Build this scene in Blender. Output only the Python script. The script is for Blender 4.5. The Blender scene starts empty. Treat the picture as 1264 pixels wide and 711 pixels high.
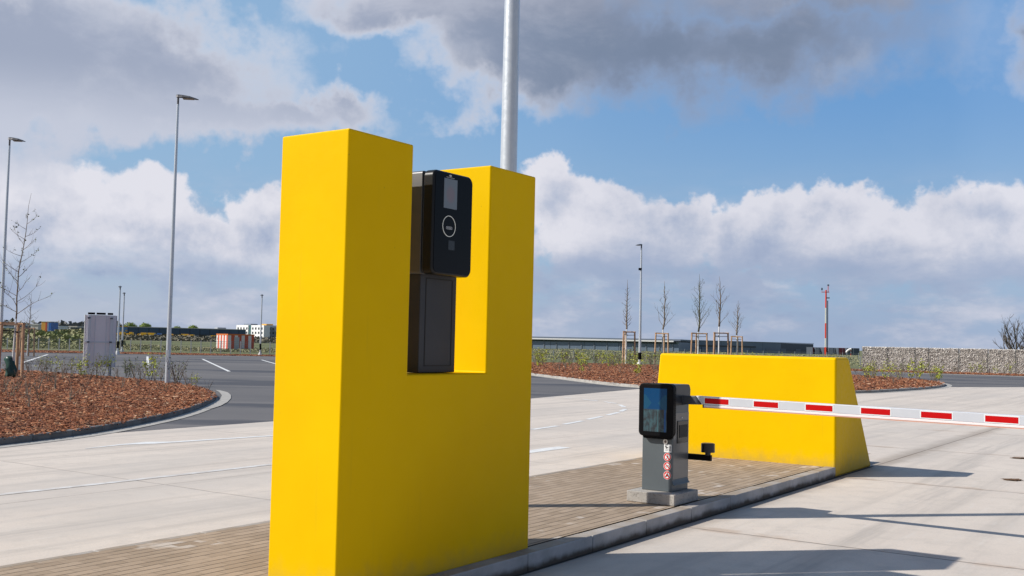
import bpy, bmesh, math, random
from math import sin, cos, radians, pi
from mathutils import Vector, Matrix
from mathutils.geometry import tessellate_polygon
import numpy as np
random.seed(7)
S = bpy.context.scene
COL = S.collection
# ------------------------------------------------------------------ camera
F, PITCH, ROLL, CAMH = 1298.524, 0.0521, 0.0219, 1.75
cam_data = bpy.data.cameras.new('camera')
cam = bpy.data.objects.new('camera', cam_data); COL.objects.link(cam)
cp, sp, cr, sr = cos(PITCH), sin(PITCH), cos(ROLL), sin(ROLL)
Vv = Vector((0, -sp, cp)); Rx = Vector((1, 0, 0)); Fw = Vector((0, cp, sp))
ax = Rx*cr + Vv*sr; ay = -Rx*sr + Vv*cr; az = -Fw
cam.matrix_world = Matrix(((ax.x, ay.x, az.x, 0), (ax.y, ay.y, az.y, 0), (ax.z, ay.z, az.z, CAMH), (0, 0, 0, 1)))
cam_data.sensor_width = 36; cam_data.lens = 36*F/1264
cam_data.clip_start = .05; cam_data.clip_end = 20000
S.camera = cam
# ------------------------------------------------------------------ light and exposure
SUN_EL, SUN_SHADOW_AZ = 39.0, 79.0          # shadows fall towards this bearing (clockwise from +Y)
sun_d = bpy.data.lights.new('sun', 'SUN'); sun_d.energy = 5.0; sun_d.angle = radians(.5); sun_d.color = (1, .95, .875)
sun = bpy.data.objects.new('sun', sun_d); COL.objects.link(sun)
_a = radians(SUN_SHADOW_AZ)
ray = Vector((sin(_a)*cos(radians(SUN_EL)), cos(_a)*cos(radians(SUN_EL)), -sin(radians(SUN_EL))))
sun.rotation_euler = ray.to_track_quat('-Z', 'Y').to_euler(); sun.location = (-20, -5, 30)
S.view_settings.view_transform = 'Standard'; S.view_settings.look = 'None'
S.view_settings.exposure = 0.0; S.view_settings.gamma = 1
try: S.view_settings.use_curve_mapping = False
except Exception: pass
S.render.engine = 'CYCLES'
SKY_STRENGTH = .085

# ------------------------------------------------------------------ node helpers
class NT:
    def __init__(s, tree): s.t = tree
    def n(s, typ, **kw):
        nd = s.t.nodes.new(typ)
        for k, v in kw.items(): setattr(nd, k, v)
        return nd
    def put(s, sock, v):
        if hasattr(v, 'is_output') or isinstance(v, bpy.types.NodeSocket): s.t.links.new(v, sock)
        elif v is not None: sock.default_value = v
    def m(s, op, a, b=None, c=None, clamp=False):
        nd = s.n('ShaderNodeMath', operation=op, use_clamp=clamp)
        s.put(nd.inputs[0], a)
        if b is not None: s.put(nd.inputs[1], b)
        if c is not None: s.put(nd.inputs[2], c)
        return nd.outputs[0]
    def v(s, op, a, b=None, scale=None):
        nd = s.n('ShaderNodeVectorMath', operation=op)
        s.put(nd.inputs[0], a)
        if b is not None: s.put(nd.inputs[1], b)
        if scale is not None: s.put(nd.inputs['Scale'], scale)
        return nd.outputs['Value'] if op in ('LENGTH', 'DOT_PRODUCT', 'DISTANCE') else nd.outputs[0]
    def noise(s, vec, scale, detail=4, rough=.55, col=False, dist=0):
        nd = s.n('ShaderNodeTexNoise'); s.put(nd.inputs['Vector'], vec)
        nd.inputs['Scale'].default_value = scale; nd.inputs['Detail'].default_value = detail
        nd.inputs['Roughness'].default_value = rough; nd.inputs['Distortion'].default_value = dist
        return nd.outputs['Color' if col else 'Fac']
    def ss(s, x, lo, hi, a=0., b=1.):
        nd = s.n('ShaderNodeMapRange', interpolation_type='SMOOTHSTEP'); s.put(nd.inputs['Value'], x)
        for k, q in (('From Min', lo), ('From Max', hi), ('To Min', a), ('To Max', b)): s.put(nd.inputs[k], q)
        return nd.outputs[0]
    def mix(s, fac, a, b, mode='MIX'):
        nd = s.n('ShaderNodeMix', data_type='RGBA', blend_type=mode)
        s.put(nd.inputs[0], fac)
        s.put(nd.inputs[6], a if not isinstance(a, tuple) else (*a[:3], 1))
        s.put(nd.inputs[7], b if not isinstance(b, tuple) else (*b[:3], 1))
        return nd.outputs[2]
    def ramp(s, fac, stops):
        nd = s.n('ShaderNodeValToRGB'); s.put(nd.inputs[0], fac)
        e = nd.color_ramp.elements
        while len(e) < len(stops): e.new(.5)
        for q, (p, c) in zip(e, stops): q.position = p; q.color = (*c[:3], 1)
        return nd.outputs[0]
    def vec(s, x, y, z):
        nd = s.n('ShaderNodeCombineXYZ')
        for i, q in enumerate((x, y, z)): s.put(nd.inputs[i], q)
        return nd.outputs[0]
    def sep(s, v):
        nd = s.n('ShaderNodeSeparateXYZ'); s.put(nd.inputs[0], v); return nd.outputs

def lin(r, g, b):
    f = lambda c: (c/255/12.92) if c/255 <= .04045 else ((c/255+.055)/1.055)**2.4
    return (f(r), f(g), f(b))

# ------------------------------------------------------------------ world: Nishita sky with procedural clouds far away
W = bpy.data.worlds.new('World'); S.world = W; W.use_nodes = True
t = W.node_tree; t.nodes.clear(); N = NT(t)
sky = N.n('ShaderNodeTexSky', sky_type='NISHITA', sun_disc=False)
sky.sun_elevation = radians(SUN_EL); sky.sun_rotation = radians(SUN_SHADOW_AZ+180); sky.altitude = 50
sky.air_density = 1.0; sky.dust_density = 1.2; sky.ozone_density = 1.6
D = N.n('ShaderNodeTexCoord').outputs['Generated']
X, Y, Z = N.sep(D)
AZ = N.m('ARCTAN2', X, Y); EL = N.m('ARCSINE', Z)
def sky_dir(px, py):                       # bearing and elevation of a point of the cloud map
    U = px-632; Wv = 355.5-py; u = U*cr-Wv*sr; w = U*sr+Wv*cr
    d = Vector((u/F, cp-w/F*sp, sp+w/F*cp)).normalized()
    return math.atan2(d.x, d.y), math.asin(d.z)
warp = N.v('SUBTRACT', N.noise(D, 9, 5, .58, True), (.5, .5, .5))
warp2 = N.v('SUBTRACT', N.noise(D, 38, 6, .62, True), (.5, .5, .5))
wv = N.v('ADD', N.v('SCALE', warp, scale=.20), N.v('SCALE', warp2, scale=.048))
P0 = N.vec(AZ, EL, 0.0)
def density(P, blobs, wamp=1.0):
    Pw = N.v('ADD', P, N.v('SCALE', wv, scale=wamp)); out = None
    Pw = N.v('MULTIPLY', Pw, (1, 1, 0))
    for (x, y, rx, ry, k) in blobs:
        a, e = sky_dir(x, y)
        d = N.v('LENGTH', N.v('MULTIPLY', N.v('SUBTRACT', Pw, (a, e, 0)), (F/rx, F/ry, 0)))
        v = N.m('MULTIPLY_ADD', d, -k, k)
        out = v if out is None else N.m('SMOOTH_MAX', out, v, .12)
    return out
bank = [(60, 75, 330, 105, 1.0), (-260, 60, 360, 150, 1.), (215, 150, 200, 55, .8), (345, 150, 150, 48, .75), (430, 152, 105, 34, .6),
        (470, 20, 130, 62, .8), (700, 35, 280, 90, 1.1), (820, 55, 200, 85, 1.1), (950, 55, 260, 80, 1.1), (640, 80, 170, 58, .7), (1000, -20, 330, 60, .9),
        (1262, 40, 52, 52, .8), (1300, 55, 60, 50, .8), (400, -120, 900, 90, 1.), (120, 165, 120, 30, .4), (585, 135, 45, 30, .35)]
cumu = [(30, 262, 120, 85, .9), (150, 292, 110, 62, .9), (178, 270, 62, 48, .8), (240, 320, 110, 55, .9), (315, 290, 70, 60, .9), (-120, 250, 180, 130, 1.),
        (420, 330, 120, 60, .8), (560, 320, 120, 66, .9),
        (705, 262, 72, 66, 1.), (790, 290, 110, 68, 1.), (855, 272, 60, 46, .9), (930, 290, 75, 52, .9), (1020, 283, 105, 66, 1.1), (1085, 300, 80, 55, 1.), (960, 300, 100, 50, .9),
        (1215, 290, 92, 60, 1.0), (1300, 280, 90, 66, 1.), (1150, 335, 80, 30, .7), (900, 355, 75, 32, .75), (760, 335, 120, 34, .7), (1500, 300, 200, 90, 1.)]
horizon_c = N.ss(EL, .0, .13)
# generic cover for the parts of the sky away from the photograph
behind = N.ss(N.m('ABSOLUTE', AZ), .75, 1.0)
gen = N.m('MULTIPLY', N.m('SUBTRACT', N.noise(D, 2.6, 8, .58), .56), 4.)
gen = N.m('MULTIPLY', gen, behind)
# fine cloud texture
fine = N.m('SUBTRACT', N.noise(D, 15, 9, .6), .5)
finer = N.m('SUBTRACT', N.noise(D, 48, 7, .62), .5)
wisp = N.m('SUBTRACT', N.noise(N.v('MULTIPLY', D, (1, 1, 1.8)), 7, 9, .62, dist=.35), .5)
# bank: thin edges bright, thick core grey
DA = N.m('ADD', N.m('MULTIPLY', fine, N.ss(AZ, -.02, .12, .40, .12)), density(P0, bank, .85))
DA = N.m('ADD', DA, N.m('MULTIPLY', wisp, N.ss(AZ, -.05, .12, .55, .28)))
DA = N.m('MAXIMUM', DA, gen)
soft = N.ss(AZ, -.02, .16, .40, .85)
covA = N.ss(DA, N.ss(AZ, -.02, .16, -.04, -.22), soft)
coreA = N.ss(DA, N.ss(AZ, -.02, .16, .06, .15), N.ss(AZ, -.02, .16, .60, 1.05))
white = lin(224, 225, 234)
azr = N.ss(AZ, -.20, .12)
core_col = N.mix(azr, lin(160, 170, 192), lin(120, 135, 160))
edge_col = N.mix(N.ss(AZ, -.03, .10), white, lin(150, 164, 192))
edge_col = N.mix(N.ss(AZ, .38, .43), edge_col, lin(190, 200, 222))
colA = N.mix(coreA, edge_col, core_col)
topl = N.mix(N.ss(AZ, -.22, .0), lin(214, 216, 228), lin(146, 154, 174))
colA = N.mix(N.m('MULTIPLY', N.ss(N.m('MULTIPLY_ADD', wisp, .12, EL), .288, .335), .85), colA, topl)
colA = N.mix(N.m('MULTIPLY', N.ss(EL, .245, .17), N.ss(AZ, .02, -.25)), colA, lin(196, 202, 218))
colA = N.mix(N.m('MULTIPLY', N.ss(wisp, -.02, .20, 0., .38), N.ss(AZ, -.02, .12, 1., .25)), colA, lin(196, 202, 218))
colA = N.mix(N.ss(fine, .02, .25, 0., .25), colA, lin(206, 210, 222))
# cumulus: sunlit upper left, grey below
DBc = density(P0, cumu, .62)
puff = N.m('MULTIPLY_ADD', finer, .34, N.m('MULTIPLY', fine, .85))
DB = N.m('ADD', DBc, puff)
dsh = N.v('ADD', D, (-.012, .0, .020))
puff2 = N.m('MULTIPLY_ADD', N.m('SUBTRACT', N.noise(dsh, 48, 7, .62), .5), .34, N.m('MULTIPLY', N.m('SUBTRACT', N.noise(dsh, 15, 9, .6), .5), .85))
covB = N.ss(DB, .0, .22)
rimB = N.ss(DB, .0, .75)                    # thickness
relief = N.m('SUBTRACT', puff, puff2)
mass = N.m('MULTIPLY', N.m('SUBTRACT', N.noise(N.v('MULTIPLY', N.v('ADD', D, (.3, 0, .02)), (1, 1, 1.5)), 8, 5, .55), .5), 1.7)
light = N.m('MULTIPLY_ADD', relief, 1.5, N.m('ADD', mass, N.ss(N.m('SUBTRACT', 1.0, rimB), -.1, 1., .74, 1.08)))
light = N.m('MULTIPLY', light, N.ss(N.m('ADD', N.m('MULTIPLY_ADD', wisp, .07, EL), N.ss(AZ, -.25, -.05, .03, 0.)), .060, .115, .12, 1.))
colB = N.ramp(light, [(0, lin(150, 165, 194)), (.25, lin(168, 180, 205)), (.48, lin(190, 197, 215)), (.72, lin(212, 214, 226)), (1, lin(226, 226, 235))])
# low layered haze and far clouds near the horizon
lowN = N.noise(N.v('MULTIPLY', D, (1, 1, 3.0)), 12, 9, .6)
cov_low = N.m('MULTIPLY', N.ss(lowN, .36, .58), N.ss(EL, .04, .18, 1., 0.))
low_col = N.ramp(N.noise(N.v('MULTIPLY', N.v('ADD', D, (0, 0, .01)), (1, 1, 2.4)), 17, 9, .6), [(.30, lin(150, 166, 196)), (.48, lin(170, 182, 206)), (.60, lin(192, 198, 215)), (.70, lin(206, 208, 222))])
haze = N.mix(N.ss(AZ, -.4, .35), lin(184, 191, 207), lin(158, 176, 204))
skyc = N.mix(1.0, sky.outputs[0], (SKY_STRENGTH,)*3, 'MULTIPLY')
skyc = N.mix(N.m('MULTIPLY', behind, .30), skyc, (.04, .10, .26))
blue = N.mix(N.ss(AZ, -.42, .42), lin(150, 188, 224), lin(100, 160, 220))
blue = N.mix(N.ss(EL, .08, .24), lin(150, 188, 223), blue)
inview = N.m('SUBTRACT', 1.0, behind)
skyc = N.mix(N.m('MULTIPLY', inview, .80), skyc, blue)
skyc = N.mix(N.ss(EL, .0, .10, .95, .0), skyc, haze)
c = N.mix(N.m('MULTIPLY', cov_low, .85), skyc, low_col)
c = N.mix(N.m('MULTIPLY', N.m('MULTIPLY', covB, N.ss(N.m('MULTIPLY_ADD', wisp, .06, EL), .045, .085, .10, 1.)), inview), c, colB)
c = N.mix(covA, c, colA)
bg = N.n('ShaderNodeBackground'); N.put(bg.inputs[0], c); bg.inputs[1].default_value = 1.0
out = N.n('ShaderNodeOutputWorld'); t.links.new(bg.outputs[0], out.inputs[0])

# ------------------------------------------------------------------ world geometry of the place
YAW = 0.5953046
e2 = Vector((sin(YAW), cos(YAW))); g2 = Vector((-cos(YAW), sin(YAW)))
C0 = Vector((-1.04796, 6.57591)); KH = .1406
def L(e, g, z=0.): q = C0 + e2*e + g2*g; return Vector((q.x, q.y, z))
def G(px, py, z=0.):                       # a point of the ground
    U = px-632; Wv = 355.5-py; u = U*cr-Wv*sr; w = U*sr+Wv*cr
    d = Vector((u/F, cp-w/F*sp, sp+w/F*cp)); k = (z-CAMH)/d.z
    return Vector((d.x*k, d.y*k, z))
def hz(p, y):                              # height whose image row is y above a ground point
    lo, hi = -2., 60.
    for _ in range(50):
        m_ = (lo+hi)/2; v_ = m_-CAMH; d_ = p[1]*cp+v_*sp; w_ = -p[1]*sp+v_*cp; U = F*p[0]/d_; Wq = F*w_/d_
        if 355.5-(-U*sr+Wq*cr) > y: lo = m_
        else: hi = m_
    return lo
def far(px, dist, z=0.):                   # a point at a bearing and distance
    a, _ = sky_dir(px, 425); return Vector((math.tan(a)*dist, dist, z))

# ------------------------------------------------------------------ object helpers
def tag(o, label=None, cat=None, group=None, kind=None):
    for k, v in (('label', label), ('category', cat), ('group', group), ('kind', kind)):
        if v: o[k] = v
    return o
class MB:
    def __init__(s): s.v = []; s.f = []; s.uv = {}
    def add(s, vs, fs):
        b = len(s.v); s.v += [tuple(q) for q in vs]; s.f += [tuple(i+b for i in f) for f in fs]; return s
    def box(s, x0, x1, y0, y1, z0, z1):
        return s.add([(x0,y0,z0),(x1,y0,z0),(x1,y1,z0),(x0,y1,z0),(x0,y0,z1),(x1,y0,z1),(x1,y1,z1),(x0,y1,z1)],
                     [(3,2,1,0),(4,5,6,7),(0,1,5,4),(1,2,6,5),(2,3,7,6),(3,0,4,7)])
    def prism(s, poly, fn, d0, d1):        # poly 2-D, fn(a,b,depth)->xyz
        n = len(poly); vs = [fn(a, b, d0) for a, b in poly]+[fn(a, b, d1) for a, b in poly]
        return s.add(vs, [tuple(range(n))[::-1], tuple(range(n, 2*n))]+[(i, (i+1) % n, n+(i+1) % n, n+i) for i in range(n)])
    def tube(s, pts, rad, n=8, cap=True):
        pts = [Vector(p) for p in pts]; b = len(s.v); k = len(pts)
        if not hasattr(rad, '__len__'): rad = [rad]*k
        if cap and n >= 8:                 # close rings at both ends keep the smooth shading straight
            rad = list(rad); a0 = (pts[1]-pts[0]); a1 = (pts[-2]-pts[-1])
            pts = [pts[0], pts[0]+a0.normalized()*min(.004, a0.length*.1)]+pts[1:-1]+[pts[-1]+a1.normalized()*min(.004, a1.length*.1), pts[-1]]
            rad = [rad[0], rad[0]]+rad[1:-1]+[rad[-1], rad[-1]]; k = len(pts)
        up = None
        for i, p in enumerate(pts):
            d = (pts[min(i+1, k-1)]-pts[max(i-1, 0)]).normalized()
            if up is None: up = d.orthogonal().normalized()
            up = (up-d*up.dot(d)).normalized(); w = d.cross(up)
            for j in range(n):
                a = 2*pi*j/n; s.v.append(tuple(p+(up*cos(a)+w*sin(a))*rad[i]))
        for i in range(k-1):
            for j in range(n):
                s.f.append((b+i*n+j, b+i*n+(j+1) % n, b+(i+1)*n+(j+1) % n, b+(i+1)*n+j))
        if cap: s.f.append(tuple(b+j for j in range(n))[::-1]); s.f.append(tuple(b+(k-1)*n+j for j in range(n)))
        return s
    def build(s, name, mat, parent=None, smooth=False, bevel=0, seg=2):
        me = bpy.data.meshes.new(name); me.from_pydata(s.v, [], s.f); me.update()
        bm = bmesh.new(); bm.from_mesh(me); bmesh.ops.recalc_face_normals(bm, faces=bm.faces); bm.to_mesh(me); bm.free()
        if mat: me.materials.append(mat)
        o = bpy.data.objects.new(name, me); COL.objects.link(o)
        if parent: o.parent = parent
        if smooth: me.polygons.foreach_set('use_smooth', [True]*len(me.polygons))
        if bevel:
            b = o.modifiers.new('bevel', 'BEVEL'); b.width = bevel; b.segments = seg; b.limit_method = 'ANGLE'; b.angle_limit = radians(35)
            if not smooth:
                me.polygons.foreach_set('use_smooth', [True]*len(me.polygons)); b.harden_normals = True
        return o
def empty(name, loc, rz=0., label=None, cat=None, group=None):
    o = bpy.data.objects.new(name, None); COL.objects.link(o); o.location = loc; o.rotation_euler = (0, 0, rz)
    o.empty_display_size = .1
    return tag(o, label, cat, group)
def flat(name, pts, z, mat, label=None, kind='structure'):
    p3 = [Vector((p[0], p[1], 0)) for p in pts]
    tr = tessellate_polygon([p3]); m = MB(); m.add([(p.x, p.y, z) for p in p3], [tuple(q) for q in tr])
    o = m.build(name, mat)
    for pl in o.data.polygons: pass
    if o.data.polygons[0].normal.z < 0: o.data.flip_normals()
    return tag(o, kind=kind)
def rrect(a0, a1, b0, b1, r, n=5):
    out = []
    for cx, cy, s0 in ((a1-r, b1-r, 0), (a0+r, b1-r, 90), (a0+r, b0+r, 180), (a1-r, b0+r, 270)):
        for i in range(n+1): q = radians(s0+90*i/n); out.append((cx+r*cos(q), cy+r*sin(q)))
    return out
def ring2(cx, cy, r, n=28): return [(cx+r*cos(2*pi*i/n), cy+r*sin(2*pi*i/n)) for i in range(n)]
def copy_tree(o, parent=None):
    c = o.copy(); COL.objects.link(c); c.parent = parent
    for ch in [q for q in bpy.data.objects if q.parent == o]: copy_tree(ch, c)
    return c

# ------------------------------------------------------------------ materials
def mat(name, base=(.5, .5, .5), rough=.6, metal=0., spec=None, fn=None, coat=0, emit=None, es=1.):
    m = bpy.data.materials.new(name); m.use_nodes = True; tt = m.node_tree; M = NT(tt)
    b = tt.nodes['Principled BSDF']; b.inputs['Base Color'].default_value = (*base, 1)
    b.inputs['Roughness'].default_value = rough; b.inputs['Metallic'].default_value = metal
    if spec is not None: b.inputs['Specular IOR Level'].default_value = spec
    if coat: b.inputs['Coat Weight'].default_value = coat; b.inputs['Coat Roughness'].default_value = .05
    if emit: b.inputs['Emission Color'].default_value = (*emit, 1); b.inputs['Emission Strength'].default_value = es
    if fn: fn(M, b)
    return m
def opos(M): return M.n('ShaderNodeTexCoord').outputs['Object']
def gpos(M): return M.n('ShaderNodeNewGeometry').outputs['Position']
def bump(M, b, h, strength=.3, dist=.01):
    n = M.n('ShaderNodeBump'); n.inputs['Strength'].default_value = strength; n.inputs['Distance'].default_value = dist
    M.put(n.inputs['Height'], h); M.t.links.new(n.outputs[0], b.inputs['Normal']); return n
def lcoord(M):                             # ground coordinates along / across the island
    p = gpos(M); o = (C0.x, C0.y, 0); q = M.v('SUBTRACT', p, o)
    return M.v('DOT_PRODUCT', q, (e2.x, e2.y, 0)), M.v('DOT_PRODUCT', q, (g2.x, g2.y, 0))
def simple_noise(col_a, col_b, scale, bs=.2, bd=.004, detail=6):
    def fn(M, b):
        p = opos(M); n = M.noise(p, scale, detail)
        M.put(b.inputs['Base Color'], M.mix(M.ss(n, .35, .65), col_a, col_b))
        bump(M, b, M.noise(p, scale*4, 4), bs, bd)
    return fn

def f_yellow(M, b):
    p = opos(M); x, y, z = M.sep(p)
    n = M.noise(p, 1.3, 5); n2 = M.noise(p, 14, 6, .65)
    c = M.mix(M.ss(n, .3, .7), (.80, .500, .0), (.765, .470, .0))
    c = M.mix(M.ss(n2, .62, .8, 0., .25), c, (.60, .38, .01))
    # dust and splashes low down, faint vertical runs
    low = M.ss(M.m('MULTIPLY_ADD', M.noise(p, 9, 5), .30, z), .18, .50, .55, 0.)
    c = M.mix(low, c, (.42, .30, .09))
    runs = M.ss(M.noise(M.v('MULTIPLY', p, (9, 9, .5)), 1.6, 4, .6), .60, .78, 0., .16)
    c = M.mix(runs, c, (.55, .36, .02))
    patch = M.ss(M.noise(p, .8, 3, .5), .48, .62, 0., .22); c = M.mix(patch, c, (.74, .42, .0))
    spots = M.ss(M.noise(p, 42, 3, .6), .715, .75, 0., .55)
    c = M.mix(spots, c, (.36, .24, .03))
    M.put(b.inputs['Base Color'], c)
    M.put(b.inputs['Roughness'], M.ss(n2, .3, .7, .42, .58))
    h = M.m('MULTIPLY_ADD', M.noise(p, 2.2, 3), 2.0, M.m('MULTIPLY', M.noise(p, 60, 5, .6), .25))
    bump(M, b, h, .35, .006)
m_yellow = mat('yellow_paint', rough=.45, spec=.05, fn=f_yellow)

def f_concrete(M, b):
    E, Gc = lcoord(M); p = gpos(M)
    n = M.noise(p, .35, 6, .6); n2 = M.noise(p, 3.2, 7, .65); n3 = M.noise(p, 40, 4, .6)
    c = M.mix(M.ss(n, .3, .7), (.67, .59, .51), (.60, .525, .455))
    c = M.mix(M.ss(n2, .45, .75, 0., .5), c, (.44, .40, .36))
    c = M.mix(M.ss(n3, .4, .8, 0., .35), c, (.40, .37, .34))
    # tyre tracks along the lanes
    trk = M.noise(M.vec(M.m('MULTIPLY', E, .06), M.m('MULTIPLY', Gc, 1.4), 0), 1.6, 5, .6)
    c = M.mix(M.ss(trk, .47, .70, 0., .55), c, (.40, .36, .32))
    sweep = M.noise(M.vec(M.m('MULTIPLY', E, .5), M.m('MULTIPLY', Gc, 5.), 3.), 2.6, 4, .6)
    c = M.mix(M.ss(sweep, .55, .75, 0., .30), c, (.64, .60, .555))
    # grime gathered along the kerb and rubber marks of turning wheels
    dk = M.m('ABSOLUTE', M.m('ADD', Gc, .12))
    grime = M.m('MULTIPLY', M.ss(M.m('ADD', dk, M.m('MULTIPLY', M.m('SUBTRACT', M.noise(p, 2.4, 6, .65), .5), .5)), .0, .34, 1., 0.), right0 := M.m('LESS_THAN', Gc, 1.2))
    c = M.mix(M.m('MULTIPLY', grime, .62), c, (.27, .215, .165))
    arc = M.m('ABSOLUTE', M.m('SUBTRACT', M.m('ADD', Gc, M.m('MULTIPLY', M.m('SINE', M.m('MULTIPLY', E, .28)), .35)), -1.35))
    arc2 = M.m('ABSOLUTE', M.m('SUBTRACT', M.m('ADD', Gc, M.m('MULTIPLY', M.m('SINE', M.m('MULTIPLY', E, .24)), .3)), 4.1))
    tm = M.m('MULTIPLY', M.ss(M.m('MINIMUM', arc, arc2), .08, .26, 1., 0.), M.ss(M.noise(M.vec(M.m('MULTIPLY', E, .4), M.m('MULTIPLY', Gc, 9.), 1.), 1.5, 5, .65), .38, .68, 0., .42))
    c = M.mix(tm, c, (.34, .31, .285))
    # broom strokes across the slab, small stones and stains
    c = M.mix(M.ss(M.noise(p, 140, 2, .5), .63, .72, 0., .55), c, (.24, .215, .19))
    sp_ = M.ss(M.noise(p, 17, 3, .5), .755, .78, 0., .7); c = M.mix(sp_, c, (.20, .17, .145))
    st = M.ss(M.noise(p, .9, 5, .6), .66, .74, 0., .3); c = M.mix(st, c, (.42, .345, .28))
    big = M.noise(M.vec(M.m('MULTIPLY', E, .12), M.m('MULTIPLY', Gc, .35), 7.), 1.3, 5, .6)
    c = M.mix(M.ss(big, .46, .66, 0., .45), c, (.47, .43, .39))
    # joints
    wob = M.m('MULTIPLY', M.m('SUBTRACT', M.noise(p, 1.1, 5, .7), .5), .09)
    def joint(coord, off, per, w):
        q = M.m('FRACT', M.m('DIVIDE', M.m('ADD', M.m('SUBTRACT', coord, off), per/2), per))
        d = M.m('ABSOLUTE', M.m('MULTIPLY', M.m('SUBTRACT', q, .5), per))
        return M.ss(d, w*.4, w, 1., 0.)
    right = M.m('LESS_THAN', Gc, 1.2)
    Ew = M.m('ADD', E, wob)
    jr = M.m('MULTIPLY', right, M.m('MAXIMUM', joint(Ew, 4.68, 5.15, .022), joint(M.m('ADD', Gc, M.m('MULTIPLY', wob, .1)), -.135, 5.1, .016)))
    left = M.m('SUBTRACT', 1.0, right)
    jl = M.m('MULTIPLY', left, M.m('MAXIMUM', joint(Ew, 3.2, 5.15, .022), joint(Gc, 5.75, 3.45, .018)))
    j = M.m('MAXIMUM', jr, jl)
    jd = M.m('MAXIMUM', jr, jl)
    # brown dust beside the joints
    halo = M.m('MULTIPLY', joint(M.m('ADD', E, M.m('MULTIPLY', wob, 2.)), 4.72, 5.15, .16), M.ss(M.noise(p, 1.7, 4), .45, .6, 0., .5))
    c = M.mix(M.m('MULTIPLY', halo, right), c, (.40, .29, .21))
    c = M.mix(M.m('MULTIPLY', M.m('MAXIMUM', M.m('MULTIPLY', jr, .8), M.m('MULTIPLY', jl, .38)), M.ss(M.noise(p, .8, 4, .6), .3, .55, .5, 1.)), c, (.15, .115, .09))
    M.put(b.inputs['Base Color'], c); M.put(b.inputs['Roughness'], M.ss(n2, .3, .7, .78, .92))
    br = M.noise(M.vec(M.m('MULTIPLY', E, 70.), M.m('MULTIPLY', Gc, 2.), 0.), 1.0, 3, .5)
    h = M.m('ADD', M.m('MULTIPLY', br, .5), M.m('MULTIPLY', n3, .6)); h = M.m('MULTIPLY_ADD', jd, -4., h)
    bump(M, b, h, .5, .004)
m_concrete = mat('road_concrete', rough=.85, fn=f_concrete)

def f_asphalt(M, b):
    p = gpos(M); x, y, z = M.sep(p)
    n = M.noise(p, .18, 6, .6); n2 = M.noise(p, 30, 5, .7)
    c = M.mix(M.ss(n, .3, .7), (.125, .118, .118), (.095, .092, .096))
    c = M.mix(M.ss(n2, .4, .7, 0., .5), c, (.165, .155, .15))
    wet = M.noise(M.v('MULTIPLY', p, (.05, .17, 1)), 1., 6, .62)
    c = M.mix(M.ss(wet, .52, .585, 0., .85), c, (.05, .052, .064))
    c = M.mix(M.ss(M.noise(M.v('MULTIPLY', p, (.03, .22, 1)), 1.5, 5), .50, .66, 0., .55), c, (.19, .175, .17))
    M.put(b.inputs['Base Color'], c); b.inputs['Roughness'].default_value = .85
    bump(M, b, n2, .6, .006)
m_asphalt = mat('asphalt', rough=.85, fn=f_asphalt)

def f_pavers(M, b):
    E, Gc = lcoord(M); p = gpos(M)
    # a random value per paver
    row = M.m('FLOOR', M.m('DIVIDE', Gc, .1)); sh = M.m('MULTIPLY', M.m('MODULO', M.m('ABSOLUTE', row), 2.), .5)
    ce = M.m('FLOOR', M.m('ADD', M.m('DIVIDE', E, .2), sh))
    wn = M.n('ShaderNodeTexWhiteNoise', noise_dimensions='2D'); M.put(wn.inputs['Vector'], M.vec(row, ce, 0.)); r = wn.outputs['Value']
    c = M.mix(r, (.28, .208, .142), (.375, .285, .205))
    c = M.mix(M.ss(M.noise(p, 1.2, 5), .4, .7, 0., .5), c, (.41, .31, .22))
    eff = M.m('MULTIPLY', M.ss(M.noise(p, 1.9, 3), .58, .66), M.ss(r, .45, .6))
    c = M.mix(M.m('MULTIPLY', eff, .6), c, (.60, .55, .50))
    c = M.mix(M.ss(M.noise(p, 60, 4, .7), .5, .8, 0., .5), c, (.20, .16, .12))
    gd = M.m('MULTIPLY', M.m('ABSOLUTE', M.m('SUBTRACT', M.m('FRACT', M.m('DIVIDE', M.m('ADD', Gc, M.m('MULTIPLY', M.m('SUBTRACT', M.noise(p, 6, 3), .5), .012)), .1)), .5)), .2)
    ed = M.m('MULTIPLY', M.m('ABSOLUTE', M.m('SUBTRACT', M.m('FRACT', M.m('ADD', M.m('DIVIDE', E, .2), sh)), .5)), .4)
    vary = M.ss(M.noise(M.vec(M.m('MULTIPLY', E, 1.), M.m('MULTIPLY', Gc, 3.5), 0), 2.2, 4, .65), .36, .54, .30, 1.)
    jl_ = M.m('MULTIPLY', M.ss(gd, .0855, .0925), vary); jc_ = M.m('MULTIPLY', M.ss(ed, .194, .198), .45)
    jj = M.m('MAXIMUM', jl_, jc_)
    c = M.mix(M.m('MULTIPLY', jj, .92), c, (.075, .055, .035))
    M.put(b.inputs['Base Color'], c); b.inputs['Roughness'].default_value = .9
    h = M.m('MULTIPLY_ADD', jj, -1.5, M.m('MULTIPLY_ADD', r, .35, M.m('MULTIPLY', M.noise(p, 90, 3), .4)))
    bump(M, b, h, .7, .006)
m_pavers = mat('clay_grey_pavers', rough=.9, fn=f_pavers)

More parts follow.
